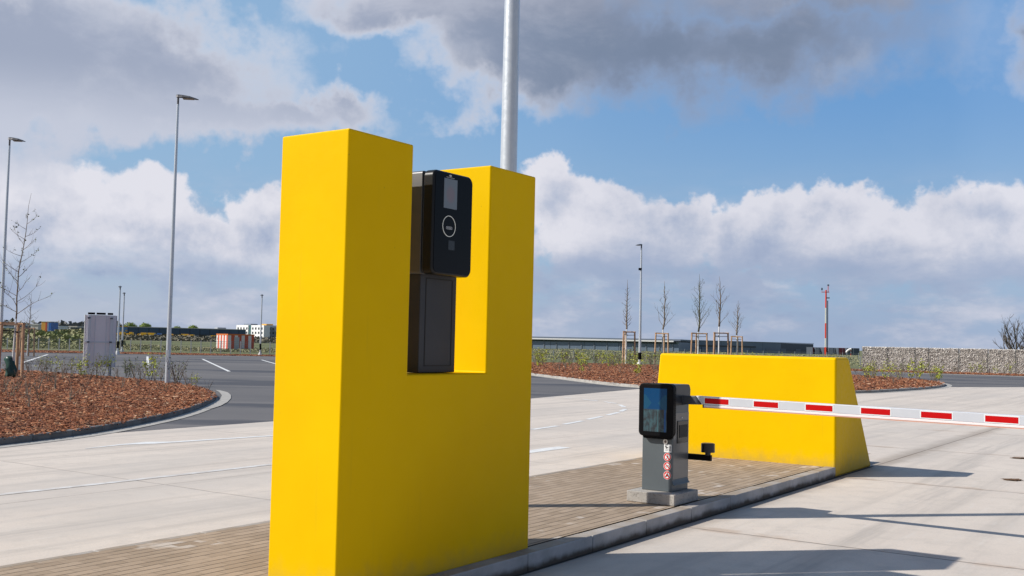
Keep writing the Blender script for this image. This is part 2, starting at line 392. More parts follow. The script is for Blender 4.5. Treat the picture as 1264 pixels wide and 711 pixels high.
def f_kerb(M, b):
    p = opos(M); g = gpos(M); x, y, z = M.sep(g)
    n = M.noise(p, 3, 5, .6); n2 = M.noise(p, 70, 4, .7)
    c = M.mix(M.ss(n, .3, .7), (.50, .49, .49), (.36, .355, .35))
    c = M.mix(M.ss(n2, .45, .7, 0., .5), c, (.46, .45, .44))
    up = M.sep(M.n('ShaderNodeNewGeometry').outputs['Normal'])[2]
    c = M.mix(M.m('MULTIPLY', M.ss(up, .6, .9, 0., 1.), M.ss(M.noise(p, 2.5, 5, .6), .35, .6, .45, .9)), c, (.29, .23, .17))
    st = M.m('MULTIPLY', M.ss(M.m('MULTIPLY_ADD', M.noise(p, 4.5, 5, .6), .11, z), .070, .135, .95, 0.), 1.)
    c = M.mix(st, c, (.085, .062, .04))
    M.put(b.inputs['Base Color'], c); b.inputs['Roughness'].default_value = .88
    bump(M, b, M.m('ADD', n2, M.m('MULTIPLY', n, 2.)), .4, .004)
m_kerb = mat('kerb_stone', rough=.88, fn=f_kerb)
m_kerb_dark = mat('basalt_kerb', rough=.8, fn=simple_noise((.11, .112, .115), (.17, .17, .17), 3, .4, .005))
m_gutter = mat('gutter_concrete', rough=.9, fn=simple_noise((.34, .325, .30), (.42, .40, .37), 2.5, .4, .004))
m_line = mat('road_paint', rough=.6, fn=simple_noise((.80, .80, .78), (.66, .66, .65), 6, .3, .002))
m_line_worn = mat('worn_road_paint', rough=.7, fn=simple_noise((.70, .69, .67), (.54, .50, .46), 5, .3, .002))

def f_grass(M, b):
    p = gpos(M); n = M.noise(p, .02, 6, .6); n2 = M.noise(p, .35, 6, .65)
    c = M.mix(M.ss(n, .35, .65), (.13, .155, .072), (.18, .18, .10))
    c = M.mix(M.ss(n2, .45, .7, 0., .6), c, (.22, .195, .12))
    M.put(b.inputs['Base Color'], c); b.inputs['Roughness'].default_value = 1; b.inputs['Specular IOR Level'].default_value = .1
    bump(M, b, n2, .8, .2)
m_grass = mat('airfield_grass', rough=1, fn=f_grass)
def f_mulch(M, b):
    p = gpos(M); n = M.noise(p, .7, 5); v = M.n('ShaderNodeTexVoronoi'); M.put(v.inputs['Vector'], M.v('MULTIPLY', p, (11, 17, 8))); v.inputs['Randomness'].default_value = 1; v.inputs['Scale'].default_value = 1.
    r = M.sep(v.outputs['Color'])[0]
    c = M.ramp(r, [(0, (.045, .018, .01)), (.4, (.16, .055, .025)), (.8, (.26, .10, .045)), (1, (.40, .21, .12))])
    c = M.mix(M.ss(n, .4, .7, 0., .4), c, (.12, .055, .035))
    M.put(b.inputs['Base Color'], c); b.inputs['Roughness'].default_value = .95
    bump(M, b, r, 1., .04)
m_mulch = mat('bark_mulch', rough=.95, fn=f_mulch)
def f_chip(M, b):
    p = gpos(M); wn = M.n('ShaderNodeTexWhiteNoise', noise_dimensions='3D')
    M.put(wn.inputs['Vector'], M.v('FLOOR', M.v('MULTIPLY', p, (9, 9, 0)))); r = wn.outputs['Value']
    c = M.ramp(r, [(0, (.07, .024, .012)), (.35, (.22, .068, .026)), (.75, (.37, .135, .056)), (.95, (.48, .24, .12)), (1, (.66, .48, .32))])
    c = M.mix(M.ss(M.noise(p, .9, 3), .5, .7, 0., .35), c, (.15, .07, .04))
    M.put(b.inputs['Base Color'], c); b.inputs['Roughness'].default_value = .9
m_chip = mat('bark_chips', rough=.9, fn=f_chip)

def f_galv(M, b):
    p = opos(M); v = M.n('ShaderNodeTexVoronoi'); M.put(v.inputs['Vector'], p); v.inputs['Scale'].default_value = 28
    r = M.sep(v.outputs['Color'])[0]; n = M.noise(M.v('MULTIPLY', p, (20, 20, 1.2)), 1, 5)
    c = M.mix(r, (.60, .64, .68), (.635, .675, .715)); c = M.mix(M.ss(n, .5, .7, 0., .25), c, (.46, .49, .53))
    M.put(b.inputs['Base Color'], c); M.put(b.inputs['Roughness'], M.ss(r, 0, 1, .34, .40))
m_galv = mat('galvanised_steel', rough=.4, metal=.45, fn=f_galv)
m_lampdark = mat('lamp_head_grey', (.10, .10, .11), .5, .3)
m_black = mat('black_plastic', (.004, .004, .005), .5, spec=.10)
m_rubber = mat('black_rubber', (.02, .02, .02), .8)
m_white = mat('white_paint', (.75, .75, .74), .5)

def f_anthracite(M, b):
    p = opos(M); n = M.noise(p, 3, 4); n2 = M.noise(p, 220, 2)
    M.put(b.inputs['Base Color'], M.mix(M.ss(n, .3, .7), (.105, .125, .135), (.092, .108, .117))); bump(M, b, n2, .12, .0008)
m_anth = mat('anthracite_powder_coat', rough=.42, fn=f_anthracite)
m_side = mat('grey_side_panel', rough=.32, metal=.25, fn=simple_noise((.165, .165, .165), (.145, .145, .147), 2, .05, .001))
m_headshell = mat('dark_head_shell', (.03, .034, .04), .35, .1)
m_plinth = mat('exposed_concrete', rough=.9, fn=lambda M, b: (lambda p: (M.put(b.inputs['Base Color'], M.mix(M.ss(M.noise(p, 45, 4, .7), .5, .68), M.mix(M.ss(M.noise(p, 5, 5), .3, .7), (.44, .41, .37), (.35, .325, .295)), (.22, .20, .18))), bump(M, b, M.noise(p, 60, 4, .7), .6, .004)))(opos(M)))

# ------------------------------------------------------------------ the setting: ground sheets
flat('ground', [(-6000, -400), (6000, -400), (6000, 9000), (-6000, 9000)], -.02, m_grass)
conc = [L(-40, 11.0), L(4.6, 11.65), L(10.7, 11.95), L(23.25, 13.67), L(33.6, 15.1), L(45, 12), L(51, 7.4), L(57, 4.0), L(75, -8), L(90, -40), L(60, -60), L(-40, -60)]
ring = [G(-500, 437), G(0, 434.6), G(110, 436.2), G(230, 438.2), G(340, 440), G(430, 441.5), G(560, 446), G(655, 450), G(830, 452), G(1052, 458.0), G(1264, 464.2)]
apoly = [Vector((-160, 100, 0))] + ring[1:] + [G(1500, 471), Vector((95, 40, 0)), Vector((60, -60, 0)), Vector((-60, -60, 0)), Vector((-160, 20, 0))]
flat('asphalt_yard', apoly, -.004, m_asphalt)
flat('concrete_road', conc, 0.0, m_concrete)
# markings ------------------------------------------------------
def stroke(name, pts, w, m=None, z=.004):
    pts = [Vector((p[0], p[1])) for p in pts]; mb = MB(); vs = []
    for i, p in enumerate(pts):
        d = (pts[min(i+1, len(pts)-1)]-pts[max(i-1, 0)]).normalized(); n = Vector((-d.y, d.x))
        ww = w[i] if hasattr(w, '__len__') else w
        vs += [(*(p+n*ww/2), z), (*(p-n*ww/2), z)]
    mb.add(vs, [(2*i, 2*i+1, 2*i+3, 2*i+2) for i in range(len(pts)-1)])
    o = mb.build(name, m or m_line)
    if o.data.polygons[0].normal.z < 0: o.data.flip_normals()
    return tag(o, kind='structure')
stroke('road_marking', [G(105, 554), G(150, 549), G(185, 546.8), G(215, 545.7), G(336, 538), G(420, 532.4)], [.03, .12, .36, .16, .13, .13])
stroke('road_marking', [G(-40, 615), G(140, 595.5), G(333, 573.6), G(430, 562.3)], .12, m_line_worn)
flat('road_marking', [G(640, 562), G(655, 559.4), G(705, 552.8), G(690, 551.4), G(672, 553.2), G(640, 558.2)], .004, m_line)
dashes = [((606, 540), (629, 535.5)), ((631, 535), (650, 531.5)), ((657, 530.3), (688, 525.8)), ((696, 523.9), (719, 519.6)), ((725, 517.9), (743, 514)), ((749, 512.6), (764, 509)),
          ((766, 508), (772, 505)), ((771, 502.6), (764.5, 499.6)), ((761, 498.2), (746, 495.9)), ((738, 495), (718, 492.8)), ((705, 491.6), (696, 491)), ((684, 490.6), (676, 490.4))]
for a, b_ in dashes: stroke('road_marking', [G(*a), G(*b_)], .13)
for a, b_ in (((250, 443.2), (283, 458.5)), ((323, 444.2), (345, 450.5)), ((182, 440), (182.5, 453.5)), ((28, 447.5), (59, 437.5))):
    stroke('road_marking', [G(*a), G(*b_)], .16, z=.001)
stroke('road_marking', [G(0, 446), G(-40, 459)], .16, z=.001)

# kerbs ---------------------------------------------------------
def resample(pts, step):
    pts = [Vector((p[0], p[1])) for p in pts]; out = [pts[0].copy()]; acc = 0.
    for a, b_ in zip(pts, pts[1:]):
        d = (b_-a).length; t0 = step-acc
        while t0 <= d: out.append(a+(b_-a)*(t0/d)); t0 += step
        acc = d-(t0-step)
    return out
def smooth_poly(pts, it=2):
    pts = [Vector((p[0], p[1])) for p in pts]
    for _ in range(it):
        q = [pts[0]]
        for a, b_ in zip(pts, pts[1:]): q += [a*.75+b_*.25, a*.25+b_*.75]
        q.append(pts[-1]); pts = q
    return pts
def kerb(name, pts, side, w, h, m, step=1., gap=.006, bev=.012):
    rs = resample(pts, step); mb = MB(); lp = Vector((pts[-1][0], pts[-1][1]))
    if (lp-rs[-1]).length > .03: rs.append(lp)
    nrm = []
    for i in range(len(rs)):
        d = (rs[min(i+1, len(rs)-1)]-rs[max(i-1, 0)]).normalized(); nrm.append(Vector((-d.y, d.x))*side)
    for i in range(len(rs)-1):
        a, b_ = rs[i], rs[i+1]; u = (b_-a).normalized()*gap/2; a2, b2 = a+u, b_-u
        q = [a2, b2, b2+nrm[i+1]*w, a2+nrm[i]*w]; dz = random.uniform(-.003, .003)
        mb.add([(*p, -.05) for p in q]+[(*p, h+dz) for p in q], [(3,2,1,0),(4,5,6,7),(0,1,5,4),(1,2,6,5),(2,3,7,6),(3,0,4,7)])
    return tag(mb.build(name, m, bevel=bev, seg=2), kind='structure')
# island
RE = 9.7333
kerb('kerb', [L(-7, -.117), L(RE-.004, -.117)], 1, .15, KH, m_kerb, step=1.0)
kerb('kerb', [L(-7, 2.47), L(RE+2.4, 2.47)], -1, .08, KH-.004, m_kerb, step=1.0)
flat('paved_island', [L(-7, .060), L(RE+2.4, .060), L(RE+2.4, 2.388), L(-7, 2.388)], KH-.006, m_pavers)
flat('kerb_bedding', [L(-7, -.10), L(RE, -.10), L(RE, 2.45), L(-7, 2.45)], KH-.03, mat('joint_soil', (.05, .04, .03), .95))

flat('kerb_joint', [L(-7, -.142), L(RE+1.79, -.142), L(RE+1.79, -.112), L(-7, -.112)], .004, bpy.data.materials['joint_soil'])
# mulch beds ----------------------------------------------------
def inside(poly, x, y):
    c = False; n = len(poly)
    for i in range(n):
        x1, y1 = poly[i][0], poly[i][1]; x2, y2 = poly[i-1][0], poly[i-1][1]
        if (y1 > y) != (y2 > y) and x < (x2-x1)*(y-y1)/(y2-y1)+x1: c = not c
    return c
def chips(name, poly, count, smin, smax, zbase, near=None, label=None):
    rng = random.Random(3); xs = [p[0] for p in poly]; ys = [p[1] for p in poly]; V = []; Fc = []; k = 0; tries = 0
    while k < count and tries < count*40:
        tries += 1
        x = rng.uniform(min(xs), max(xs)); y = rng.uniform(min(ys), max(ys))
        if near and rng.random() > min(1., (near/max(1., math.hypot(x, y)))**2): continue
        if abs(x) > .53*y+1 or not inside(poly, x, y): continue
        s = rng.uniform(smin, smax)*(1. if not near else min(2.2, max(1., math.hypot(x, y)/near)))
        a = rng.uniform(0, pi); w = s*rng.uniform(.25, .55); ti = rng.uniform(-.32, .32); t2 = rng.uniform(-.4, .4); z = zbase+rng.uniform(0, .05); th = .006+.08*s
        ca, sa = cos(a), sin(a); b = len(V)
        for (u, v) in ((-1, -1), (1, -.7), (.9, 1), (-.8, .8)):
            lx, ly = u*s/2, v*w/2; V.append((x+lx*ca-ly*sa, y+lx*sa+ly*ca, z+lx*ti+ly*t2))
        V.append((x, y, z+th)); 
        Fc += [(b, b+1, b+4), (b+1, b+2, b+4), (b+2, b+3, b+4), (b+3, b, b+4), (b+3, b+2, b+1, b)]; k += 1
    me = bpy.data.meshes.new(name); me.from_pydata(V, [], Fc); me.materials.append(m_chip)
    o = bpy.data.objects.new(name, me); COL.objects.link(o)
    return tag(o, kind='stuff', label=label, cat='bark mulch')
BH = .11
front = [(-260, 566), (-120, 554), (0, 541), (60, 534.5), (115, 527.5), (170, 517.8), (215, 508.6), (245, 499.5), (262, 492), (268, 487.8), (262, 482.5), (248, 478), (232, 474)]
backl = [(210, 472), (175, 468.5), (140, 465), (100, 462), (40, 458), (-60, 453), (-160, 449)]
fr = smooth_poly([G(x, y, BH) for x, y in front]); bk = smooth_poly([G(x, y, BH) for x, y in [front[-1]]+backl])
bed_l = fr+bk[1:]
kerb('kerb', fr+bk[1:], 1, .12, BH, m_kerb_dark, step=1.0)
flat('planting_bed', bed_l, BH-.03, m_mulch)
# gutter strip outside the kerb
def offset(pts, d):
    out = []
    for i, p in enumerate(pts):
        q = (pts[min(i+1, len(pts)-1)]-pts[max(i-1, 0)]).normalized(); out.append(p+Vector((q.y, -q.x))*d)
    return out
gs = [Vector((p[0], p[1])) for p in fr]
def ribbon(name, a, b_, z, m):
    mb = MB(); n = len(a); mb.add([(*p, z) for p in a]+[(*p, z) for p in b_], [(i, i+1, n+i+1, n+i) for i in range(n-1)])
    o = mb.build(name, m)
    if o.data.polygons[0].normal.z < 0: o.data.flip_normals()
    return tag(o, kind='structure')
wid = [.01+.29*max(0., min(1., (.74-i/len(gs))/.12)) for i in range(len(gs))]
o1 = offset(gs, .01); o2 = []
for i, p in enumerate(gs):
    q = (gs[min(i+1, len(gs)-1)]-gs[max(i-1, 0)]).normalized(); o2.append(p+Vector((q.y, -q.x))*wid[i])
ribbon('gutter', o1, o2, .006, m_gutter)
flat('gutter', [G(x, y) for x, y in ((252, 505), (262, 504.6), (273, 501), (281, 496.5), (285, 492), (285, 488), (281, 484.6), (272, 482.2), (266, 481.6), (271, 484.6), (274, 488.6), (271, 493.6), (264, 499))], .011, m_gutter)
chips('bark_chips', bed_l, 56000, .035, .105, BH-.03, near=24, label='red brown bark chips covering the left planting bed')

rfront = [(560, 449), (600, 453.5), (655, 460.5), (700, 466), (746, 471.8), (790, 475.6), (860, 479.5), (960, 482), (1060, 482.6), (1120, 479.3), (1150, 477), (1163, 475.3), (1168, 473.4), (1163, 471.2), (1150, 469.4)]
rback = [(1130, 467.6), (1100, 465.2), (1060, 462.8), (1000, 459), (900, 455), (830, 450.5), (740, 448.2), (655, 447.2), (560, 446)]
rf = smooth_poly([G(x, y, BH) for x, y in rfront], 1); rb = smooth_poly([G(x, y, BH) for x, y in [rfront[-1]]+rback], 1)
bed_r = rf+rb[1:]
kerb('kerb', rf, 1, .14, BH, m_gutter, step=1.0)
rgs = rf; ribbon('gutter', offset(rgs, .01), offset(rgs, .34), .006, m_gutter)
flat('planting_bed', bed_r, BH-.03, m_mulch)
chips('bark_chips', bed_r, 42000, .08, .20, BH-.03, label='red brown bark chips covering the planting bed by the young trees')
strip_l = [G(-60, 433.6), G(0, 434.6), G(110, 436.2), G(230, 438.2), G(345, 440), G(345, 438.6), G(230, 436.4), G(110, 434), G(0, 432), G(-60, 431)]
flat('mulch_strip', strip_l, .004, m_mulch); chips('bark_chips', strip_l, 5000, .12, .3, .01, label='thin line of bark chips at the foot of the left fence')
strip_r = [G(1040, 457.9), G(1064, 458.2), G(1264, 464.4), G(1400, 468.5), G(1400, 466.4), G(1264, 462.2), G(1064, 456.2), G(1040, 455.6)]
flat('mulch_strip', strip_r, .004, m_mulch); chips('bark_chips', strip_r, 5000, .10, .24, .01, label='thin line of bark chips at the foot of the stone wall')
ribbon('gutter', [Vector(G(x, y)[:2]) for x, y in ((1040, 458.0), (1064, 458.3), (1264, 464.5), (1400, 468.6))], [Vector(G(x, y)[:2]) for x, y in ((1040, 458.4), (1064, 458.7), (1264, 465.1), (1400, 469.3))], .004, m_gutter)

# ------------------------------------------------------------------ yellow blocks
A, B, HB, N0, N1, NZ = .602, 2.179, 3.083, .6415, 1.5522, 1.522
RZ = -YAW                                  # local +Y runs along the island, local +X to the road
def at(e, g, z=0.): return L(e, g, z)
mb = MB(); prof = [(0, .13), (B, .13), (B, HB), (N1, HB), (N1, NZ), (N0, NZ), (N0, HB), (0, HB)]
mb.prism(prof, lambda a, b_, d: (-d, a, b_), 0, A)
fb = mb.build('terminal_block', m_yellow, bevel=.014, seg=3); fb.location = at(0, 0); fb.rotation_euler = (0, 0, RZ)
tag(fb, 'tall yellow painted concrete block with a notch cut for the black terminal', 'concrete block')
mb = MB(); Ht = 1.643
pr = [(0, 0.), (1.788, 0.), (.598, Ht), (0, Ht)]
vs = [(0, a, z) for a, z in pr] + [(-(2.83 if z < 1 else 2.69), a, z) for a, z in pr]
mb.add(vs, [(3, 2, 1, 0), (4, 5, 6, 7), (0, 1, 5, 4), (1, 2, 6, 5), (2, 3, 7, 6), (3, 0, 4, 7)])
rbk = mb.build('impact_block', m_yellow, bevel=.035, seg=3); rbk.location = at(RE, -.1133); rbk.rotation_euler = (0, 0, RZ)
tag(rbk, 'low yellow concrete block with a sloping back at the island end', 'concrete block')

# ------------------------------------------------------------------ ticket terminal in the notch
T = empty('ticket_terminal', at(0, 0), RZ, 'black truck-height ticket terminal standing in the notch of the tall yellow block', 'ticket terminal')
# local: x = -g, y = e
CE0, CE1 = .885, 1.305
m_col = mat('terminal_column', rough=.45, spec=.25, fn=simple_noise((.045, .046, .052), (.038, .039, .045), 3, .05, .001))
m_gap = mat('shadow_gap', (.004, .004, .004), .6)
MB().box(-.245, -.11, CE0, CE1, NZ+.004, 2.26).build('column', m_col, T, bevel=.006)
mb = MB(); x0 = -.1095; a0, a1, z0, z1 = CE0+.06, CE1-.055, NZ+.05, 2.19
for q in ((a0, a1, z0, z0+.008), (a0, a1, z1, z1+.008), (a0, a0+.008, z0, z1), (a1, a1+.008, z0, z1)): mb.box(x0-.002, x0+.002, q[0], q[1], q[2], q[3])
mb.build('door_seam', m_gap, T)
mb = MB()
for i in range(3): mb.box(-.21, -.185, CE0+.0-.0+i*.012+.005, CE0+i*.012+.012, NZ+.002, NZ+.014)
HE0, HE1, HZ0, HZ1 = .915, 1.369, 2.225, 2.958
m_hback = mat('terminal_housing', rough=.38, metal=.2, fn=simple_noise((.105, .105, .107), (.092, .092, .095), 2, .05, .001))
MB().prism(rrect(HE0+.0, HE1-.0, HZ0+.005, HZ1-.002, .02, 3), lambda a, b_, d: (d, a, b_), -.30, -.14).build('housing', m_hback, T, bevel=.004)
m_gloss = mat('gloss_black', (.003, .0035, .006), .10, spec=.12)
m_satinblack = mat('satin_black', (.010, .010, .011), .35, spec=.25)
MB().prism(rrect(HE0-.004, HE1+.004, HZ0, HZ1+.003, .05, 6), lambda a, b_, d: (d, a, b_), -.132, -.034).build('bezel', m_satinblack, T, bevel=.018, seg=3)
MB().prism(rrect(HE0+.012, HE1-.008, HZ0+.015, HZ1-.012, .042, 6), lambda a, b_, d: (d, a, b_), -.036, -.031).build('front_glass', m_gloss, T)
def f_disp(M, b):
    p = opos(M); d = M.v('LENGTH', M.v('MULTIPLY', M.v('SUBTRACT', p, (-.03, 1.10, 2.80)), (0, 16, 13)))
    M.put(b.inputs['Base Color'], M.mix(M.ss(d, .5, 1.), (.20, .17, .19), (.16, .185, .21)))
m_disp = mat('grey_display', (.17, .19, .21), .25, fn=f_disp)
MB().prism(rrect(1.024, 1.176, 2.700, 2.912, .004, 2), lambda a, b_, d: (d, a, b_), -.031, -.0285).build('display', m_disp, T)
m_ringw = mat('ring_white', (.75, .75, .70), .4, emit=(.9, .88, .75), es=.12)
m_text = mat('print_grey', (.5, .5, .5), .5)
mb = MB(); cx, cz, n = 1.092, 2.574, 40
for i in range(n):
    a = 2*pi*i/n; b_ = 2*pi*(i+1)/n; q = [(cx+r*cos(w), cz+r*sin(w)) for r, w in ((.075, a), (.075, b_), (.0712, b_), (.0712, a))]
    mb.prism(q, lambda s, t_, d: (d, s, t_), -.031, -.0285)
mb.build('light_ring', m_ringw, T)
mb = MB(); o_ = rrect(cx-.036, cx+.036, cz-.022, cz-.002, .009, 4); i_ = rrect(cx-.033, cx+.033, cz-.019, cz-.005, .007, 4); k = len(o_)
mb.add([(-.0285, a, b_) for a, b_ in o_]+[(-.0285, a, b_) for a, b_ in i_], [(j, (j+1) % k, k+(j+1) % k, k+j) for j in range(k)])
for j in range(5): mb.box(-.0305, -.0284, cx-.026+j*.011, cx-.019+j*.011, cz-.0155, cz-.0085)
mb.build('ring_mark', m_text, T)
MB().prism(rrect(1.088, 1.160, 2.408, 2.474, .004, 2), lambda a, b_, d: (d, a, b_), -.031, -.0292).build('code_reader', mat('reader_window', (.012, .013, .017), .15), T)
mb = MB(); mb.prism(rrect(1.081, 1.107, 2.939-.012, 2.939+.002, .004, 3), lambda a, b_, d: (d, a, b_), -.031, -.0286)
for j in range(8): mb.box(-.0305, -.0287, 1.050+j*.0115, 1.058+j*.0115, 2.9185, 2.9225)
mb.build('maker_mark', m_text, T)

for o_ in T.children:
    if o_.name.split('.')[0] not in ('column', 'door_seam'): o_.location = (.05, -.064, -.010)

# ------------------------------------------------------------------ barrier kiosk
K = empty('barrier_column', at(0, 0), RZ, 'anthracite car-height barrier column with a screen on a concrete plinth', 'barrier column')
MB().box(-.603, -.06, 4.965, 5.545, KH-.004, .249).build('plinth', m_plinth, K, bevel=.008)
bx0, bx1, by0, by1 = -.513, -.17, 5.13, 5.525
MB().box(bx0, bx1, by0, by1, .250, 1.142).build('body', m_anth, K, bevel=.006)
MB().box(bx0+.01, bx1+.003, by0+.02, by1-.002, .375, 1.060).build('side_panel', m_side, K, bevel=.003)
mb = MB(); mb.prism([(0, .375), (.012, .335), (.03, .318), (.004, .318), (0, .318)], lambda a, b_, d: (bx1+a, d, b_), by0+.005, by1-.006)
mb.build('side_panel_lip', m_anth, K, bevel=.002)
# head: rounded shell behind the screen bezel
hd = [(5.10, 1.145), (5.535, 1.145), (5.535, 1.30)] + [(5.485+.05*cos(radians(q)), 1.30+.052*sin(radians(q))) for q in range(0, 91, 15)] + [(5.10, 1.352)]
MB().prism(hd, lambda a, b_, d: (d, a, b_), bx0-.004, bx1+.012).build('head_shell', m_headshell, K, bevel=.008, seg=3)
MB().prism(rrect(-.523, -.130, .815, 1.362, .05, 6), lambda a, b_, d: (a, d, b_), 5.052, 5.135).build('screen_bezel', m_black, K, bevel=.012, seg=3)
mb = MB()
for i in range(22): mb.box(-.1305, -.1275, 5.085, 5.120, .90+i*.018, .908+i*.018)
mb.build('vent_slots', m_gap, K)
MB().prism([(-.47, .79), (-.17, .79), (-.15, .82), (-.50, .82)], lambda a, b_, d: (a, d, b_), 5.085, 5.1295).build('bezel_underside', m_black, K, bevel=.003)
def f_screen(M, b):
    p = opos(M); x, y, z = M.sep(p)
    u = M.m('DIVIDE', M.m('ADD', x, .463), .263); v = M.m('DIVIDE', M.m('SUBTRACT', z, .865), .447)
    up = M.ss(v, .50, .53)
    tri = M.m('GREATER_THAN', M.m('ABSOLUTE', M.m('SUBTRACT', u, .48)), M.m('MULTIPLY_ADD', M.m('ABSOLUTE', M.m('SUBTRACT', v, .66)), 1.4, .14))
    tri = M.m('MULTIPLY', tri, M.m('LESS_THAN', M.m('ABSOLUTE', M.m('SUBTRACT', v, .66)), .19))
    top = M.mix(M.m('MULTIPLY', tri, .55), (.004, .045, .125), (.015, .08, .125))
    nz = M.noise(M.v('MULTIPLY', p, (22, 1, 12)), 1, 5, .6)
    lowc = M.mix(M.ss(nz, .4, .62), (.03, .035, .04), (.045, .085, .10))  # dark reflection in the lower half painted into the screen's colour and glow
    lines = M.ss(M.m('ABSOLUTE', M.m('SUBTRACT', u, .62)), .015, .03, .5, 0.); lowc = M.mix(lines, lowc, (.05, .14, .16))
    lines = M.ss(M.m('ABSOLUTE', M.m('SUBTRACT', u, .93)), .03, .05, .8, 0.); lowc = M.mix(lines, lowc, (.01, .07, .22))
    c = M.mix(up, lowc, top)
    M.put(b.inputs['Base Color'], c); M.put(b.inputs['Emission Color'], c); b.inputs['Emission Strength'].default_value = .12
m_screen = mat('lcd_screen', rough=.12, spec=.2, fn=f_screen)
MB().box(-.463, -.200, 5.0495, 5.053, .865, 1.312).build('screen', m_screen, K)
# card reader recess on the road side
mb = MB(); mb.box(bx1+.001, bx1+.012, 5.235, 5.50, .742, .975); mb.build('card_reader', mat('reader_black', (.008, .008, .009), .25), K, bevel=.004)
MB().box(bx1+.012, bx1+.016, 5.27, 5.47, .80, .93).build('reader_slot', m_gap, K)
mb = MB(); mb.tube([(bx1+.002, 5.345, 1.005), (bx1+.010, 5.345, 1.005)], .0075, 12); mb.build('lock', m_white, K)
mb = MB(); mb.tube([(-.2425, 5.125, .764), (-.2425, 5.117, .764)], .027, 24); kb = mb.build('key_lock', mat('lock_metal', (.62, .60, .56), .35, .7), K)
mb = MB(); mb.tube([(-.2425, 5.118, .764), (-.2425, 5.114, .764)], .011, 16); mb.box(-.2455, -.2395, 5.113, 5.1165, .748, .780); mb.build('keyway', mat('keyway_brown', (.16, .11, .09), .5), kb)
m_red = mat('sign_red', (.72, .02, .015), .4); m_sw = mat('sign_white', (.82, .83, .82), .4); m_sb = mat('sign_black', (.015, .015, .015), .5)
def pd(poly, m, name, par, y0, y1): return MB().prism(poly, lambda a, b_, d: (a, d, b_), y0, y1).build(name, m, par)
cs = pd(rrect(-.262, -.178, .655, .737, .004, 2), m_sw, 'camera_notice', K, 5.1305, 5.1285)
mb = MB(); f3 = lambda a, b_, d: (a, d, b_)
mb.prism([(-.252, .722), (-.238, .724), (-.222, .700), (-.232, .692), (-.246, .706)], f3, 5.1284, 5.1275)
mb.prism([(-.238, .695), (-.212, .707), (-.214, .713), (-.240, .701)], f3, 5.1284, 5.1277)
mb.prism(rrect(-.200, -.188, .667, .718, .001, 1), f3, 5.1284, 5.1275)
for j, (x_, w_) in enumerate(((-.250, .036), (-.246, .030))): mb.box(x_, x_+w_, 5.1275, 5.1284, .672+j*.009, .6745+j*.009)
for j in range(6): mb.box(-.252+j*.0085, -.247+j*.0085, 5.1275, 5.1284, .6935-.001*j, .6955-.001*j)
mb.build('notice_print', m_sb, cs)
def pictogram(zc, kind):
    s = pd(ring2(-.222, zc, .0435), m_sw, 'prohibition_sign', K, 5.1305, 5.1287)
    mb = MB(); n = 30
    for i in range(n):
        a = 2*pi*i/n; b_ = 2*pi*(i+1)/n
        mb.prism([(-.222+r*cos(w), zc+r*sin(w)) for r, w in ((.0405, a), (.0405, b_), (.0295, b_), (.0295, a))], f3, 5.1286, 5.1278)
    d = .030; w = .0042; ca = .7071
    mb.prism([(-.222-d*ca-w*ca, zc+d*ca-w*ca), (-.222-d*ca+w*ca, zc+d*ca+w*ca), (-.222+d*ca+w*ca, zc-d*ca+w*ca), (-.222+d*ca-w*ca, zc-d*ca-w*ca)], f3, 5.1281, 5.1274)
    mb.build('red_ring', m_red, s)
    mb = MB()
    if kind == 0:   # walking figure
        mb.prism(ring2(-.219, zc+.021, .0055, 12), f3, 5.1286, 5.1276); mb.prism([(-.228, zc+.013), (-.212, zc+.013), (-.214, zc-.004), (-.226, zc-.004)], f3, 5.1286, 5.1276)
        mb.prism([(-.226, zc-.004), (-.219, zc-.004), (-.231, zc-.024), (-.236, zc-.022)], f3, 5.1286, 5.1276); mb.prism([(-.221, zc-.004), (-.214, zc-.004), (-.208, zc-.024), (-.213, zc-.025)], f3, 5.1286, 5.1276)
    elif kind == 1: # bicycle
        for cx_ in (-.235, -.209):
            for i in range(12):
                a = 2*pi*i/12; b_ = 2*pi*(i+1)/12
                mb.prism([(cx_+r*cos(q), zc-.004+r*sin(q)) for r, q in ((.0095, a), (.0095, b_), (.0075, b_), (.0075, a))], f3, 5.1286, 5.1276)
        mb.prism([(-.235, zc-.004), (-.228, zc+.010), (-.212, zc+.010), (-.209, zc-.004), (-.214, zc+.006), (-.226, zc+.006)], f3, 5.1286, 5.1276)
    else:           # motorcycle with rider
        mb.prism(ring2(-.236, zc-.012, .0075, 12), f3, 5.1286, 5.1276); mb.prism(ring2(-.208, zc-.012, .0075, 12), f3, 5.1286, 5.1276)
        mb.prism([(-.240, zc-.004), (-.230, zc+.012), (-.214, zc+.014), (-.204, zc-.002), (-.214, zc-.010), (-.232, zc-.010)], f3, 5.1286, 5.1276); mb.prism(ring2(-.220, zc+.021, .006, 12), f3, 5.1286, 5.1276)
    mb.build('pictogram', m_sb, s)
pictogram(.607, 0); pictogram(.513, 1); pictogram(.419, 2)
# sensor on its bracket
mb = MB(); mb.box(-.20, .085, 5.525, 5.565, .556, .618); sb_ = mb.build('sensor_bracket', m_black, K, bevel=.004)
mb = MB(); mb.tube([(.045, 5.545, .612), (.045, 5.545, .648)], .030, 14); mb.tube([(.045, 5.545, .646), (.045, 5.545, .738)], .072, 28); mb.tube([(.045, 5.545, .737), (.045, 5.545, .742)], .060, 28)
mb.build('sensor_head', mat('sensor_black', (.010, .010, .012), .3), sb_, bevel=.003)
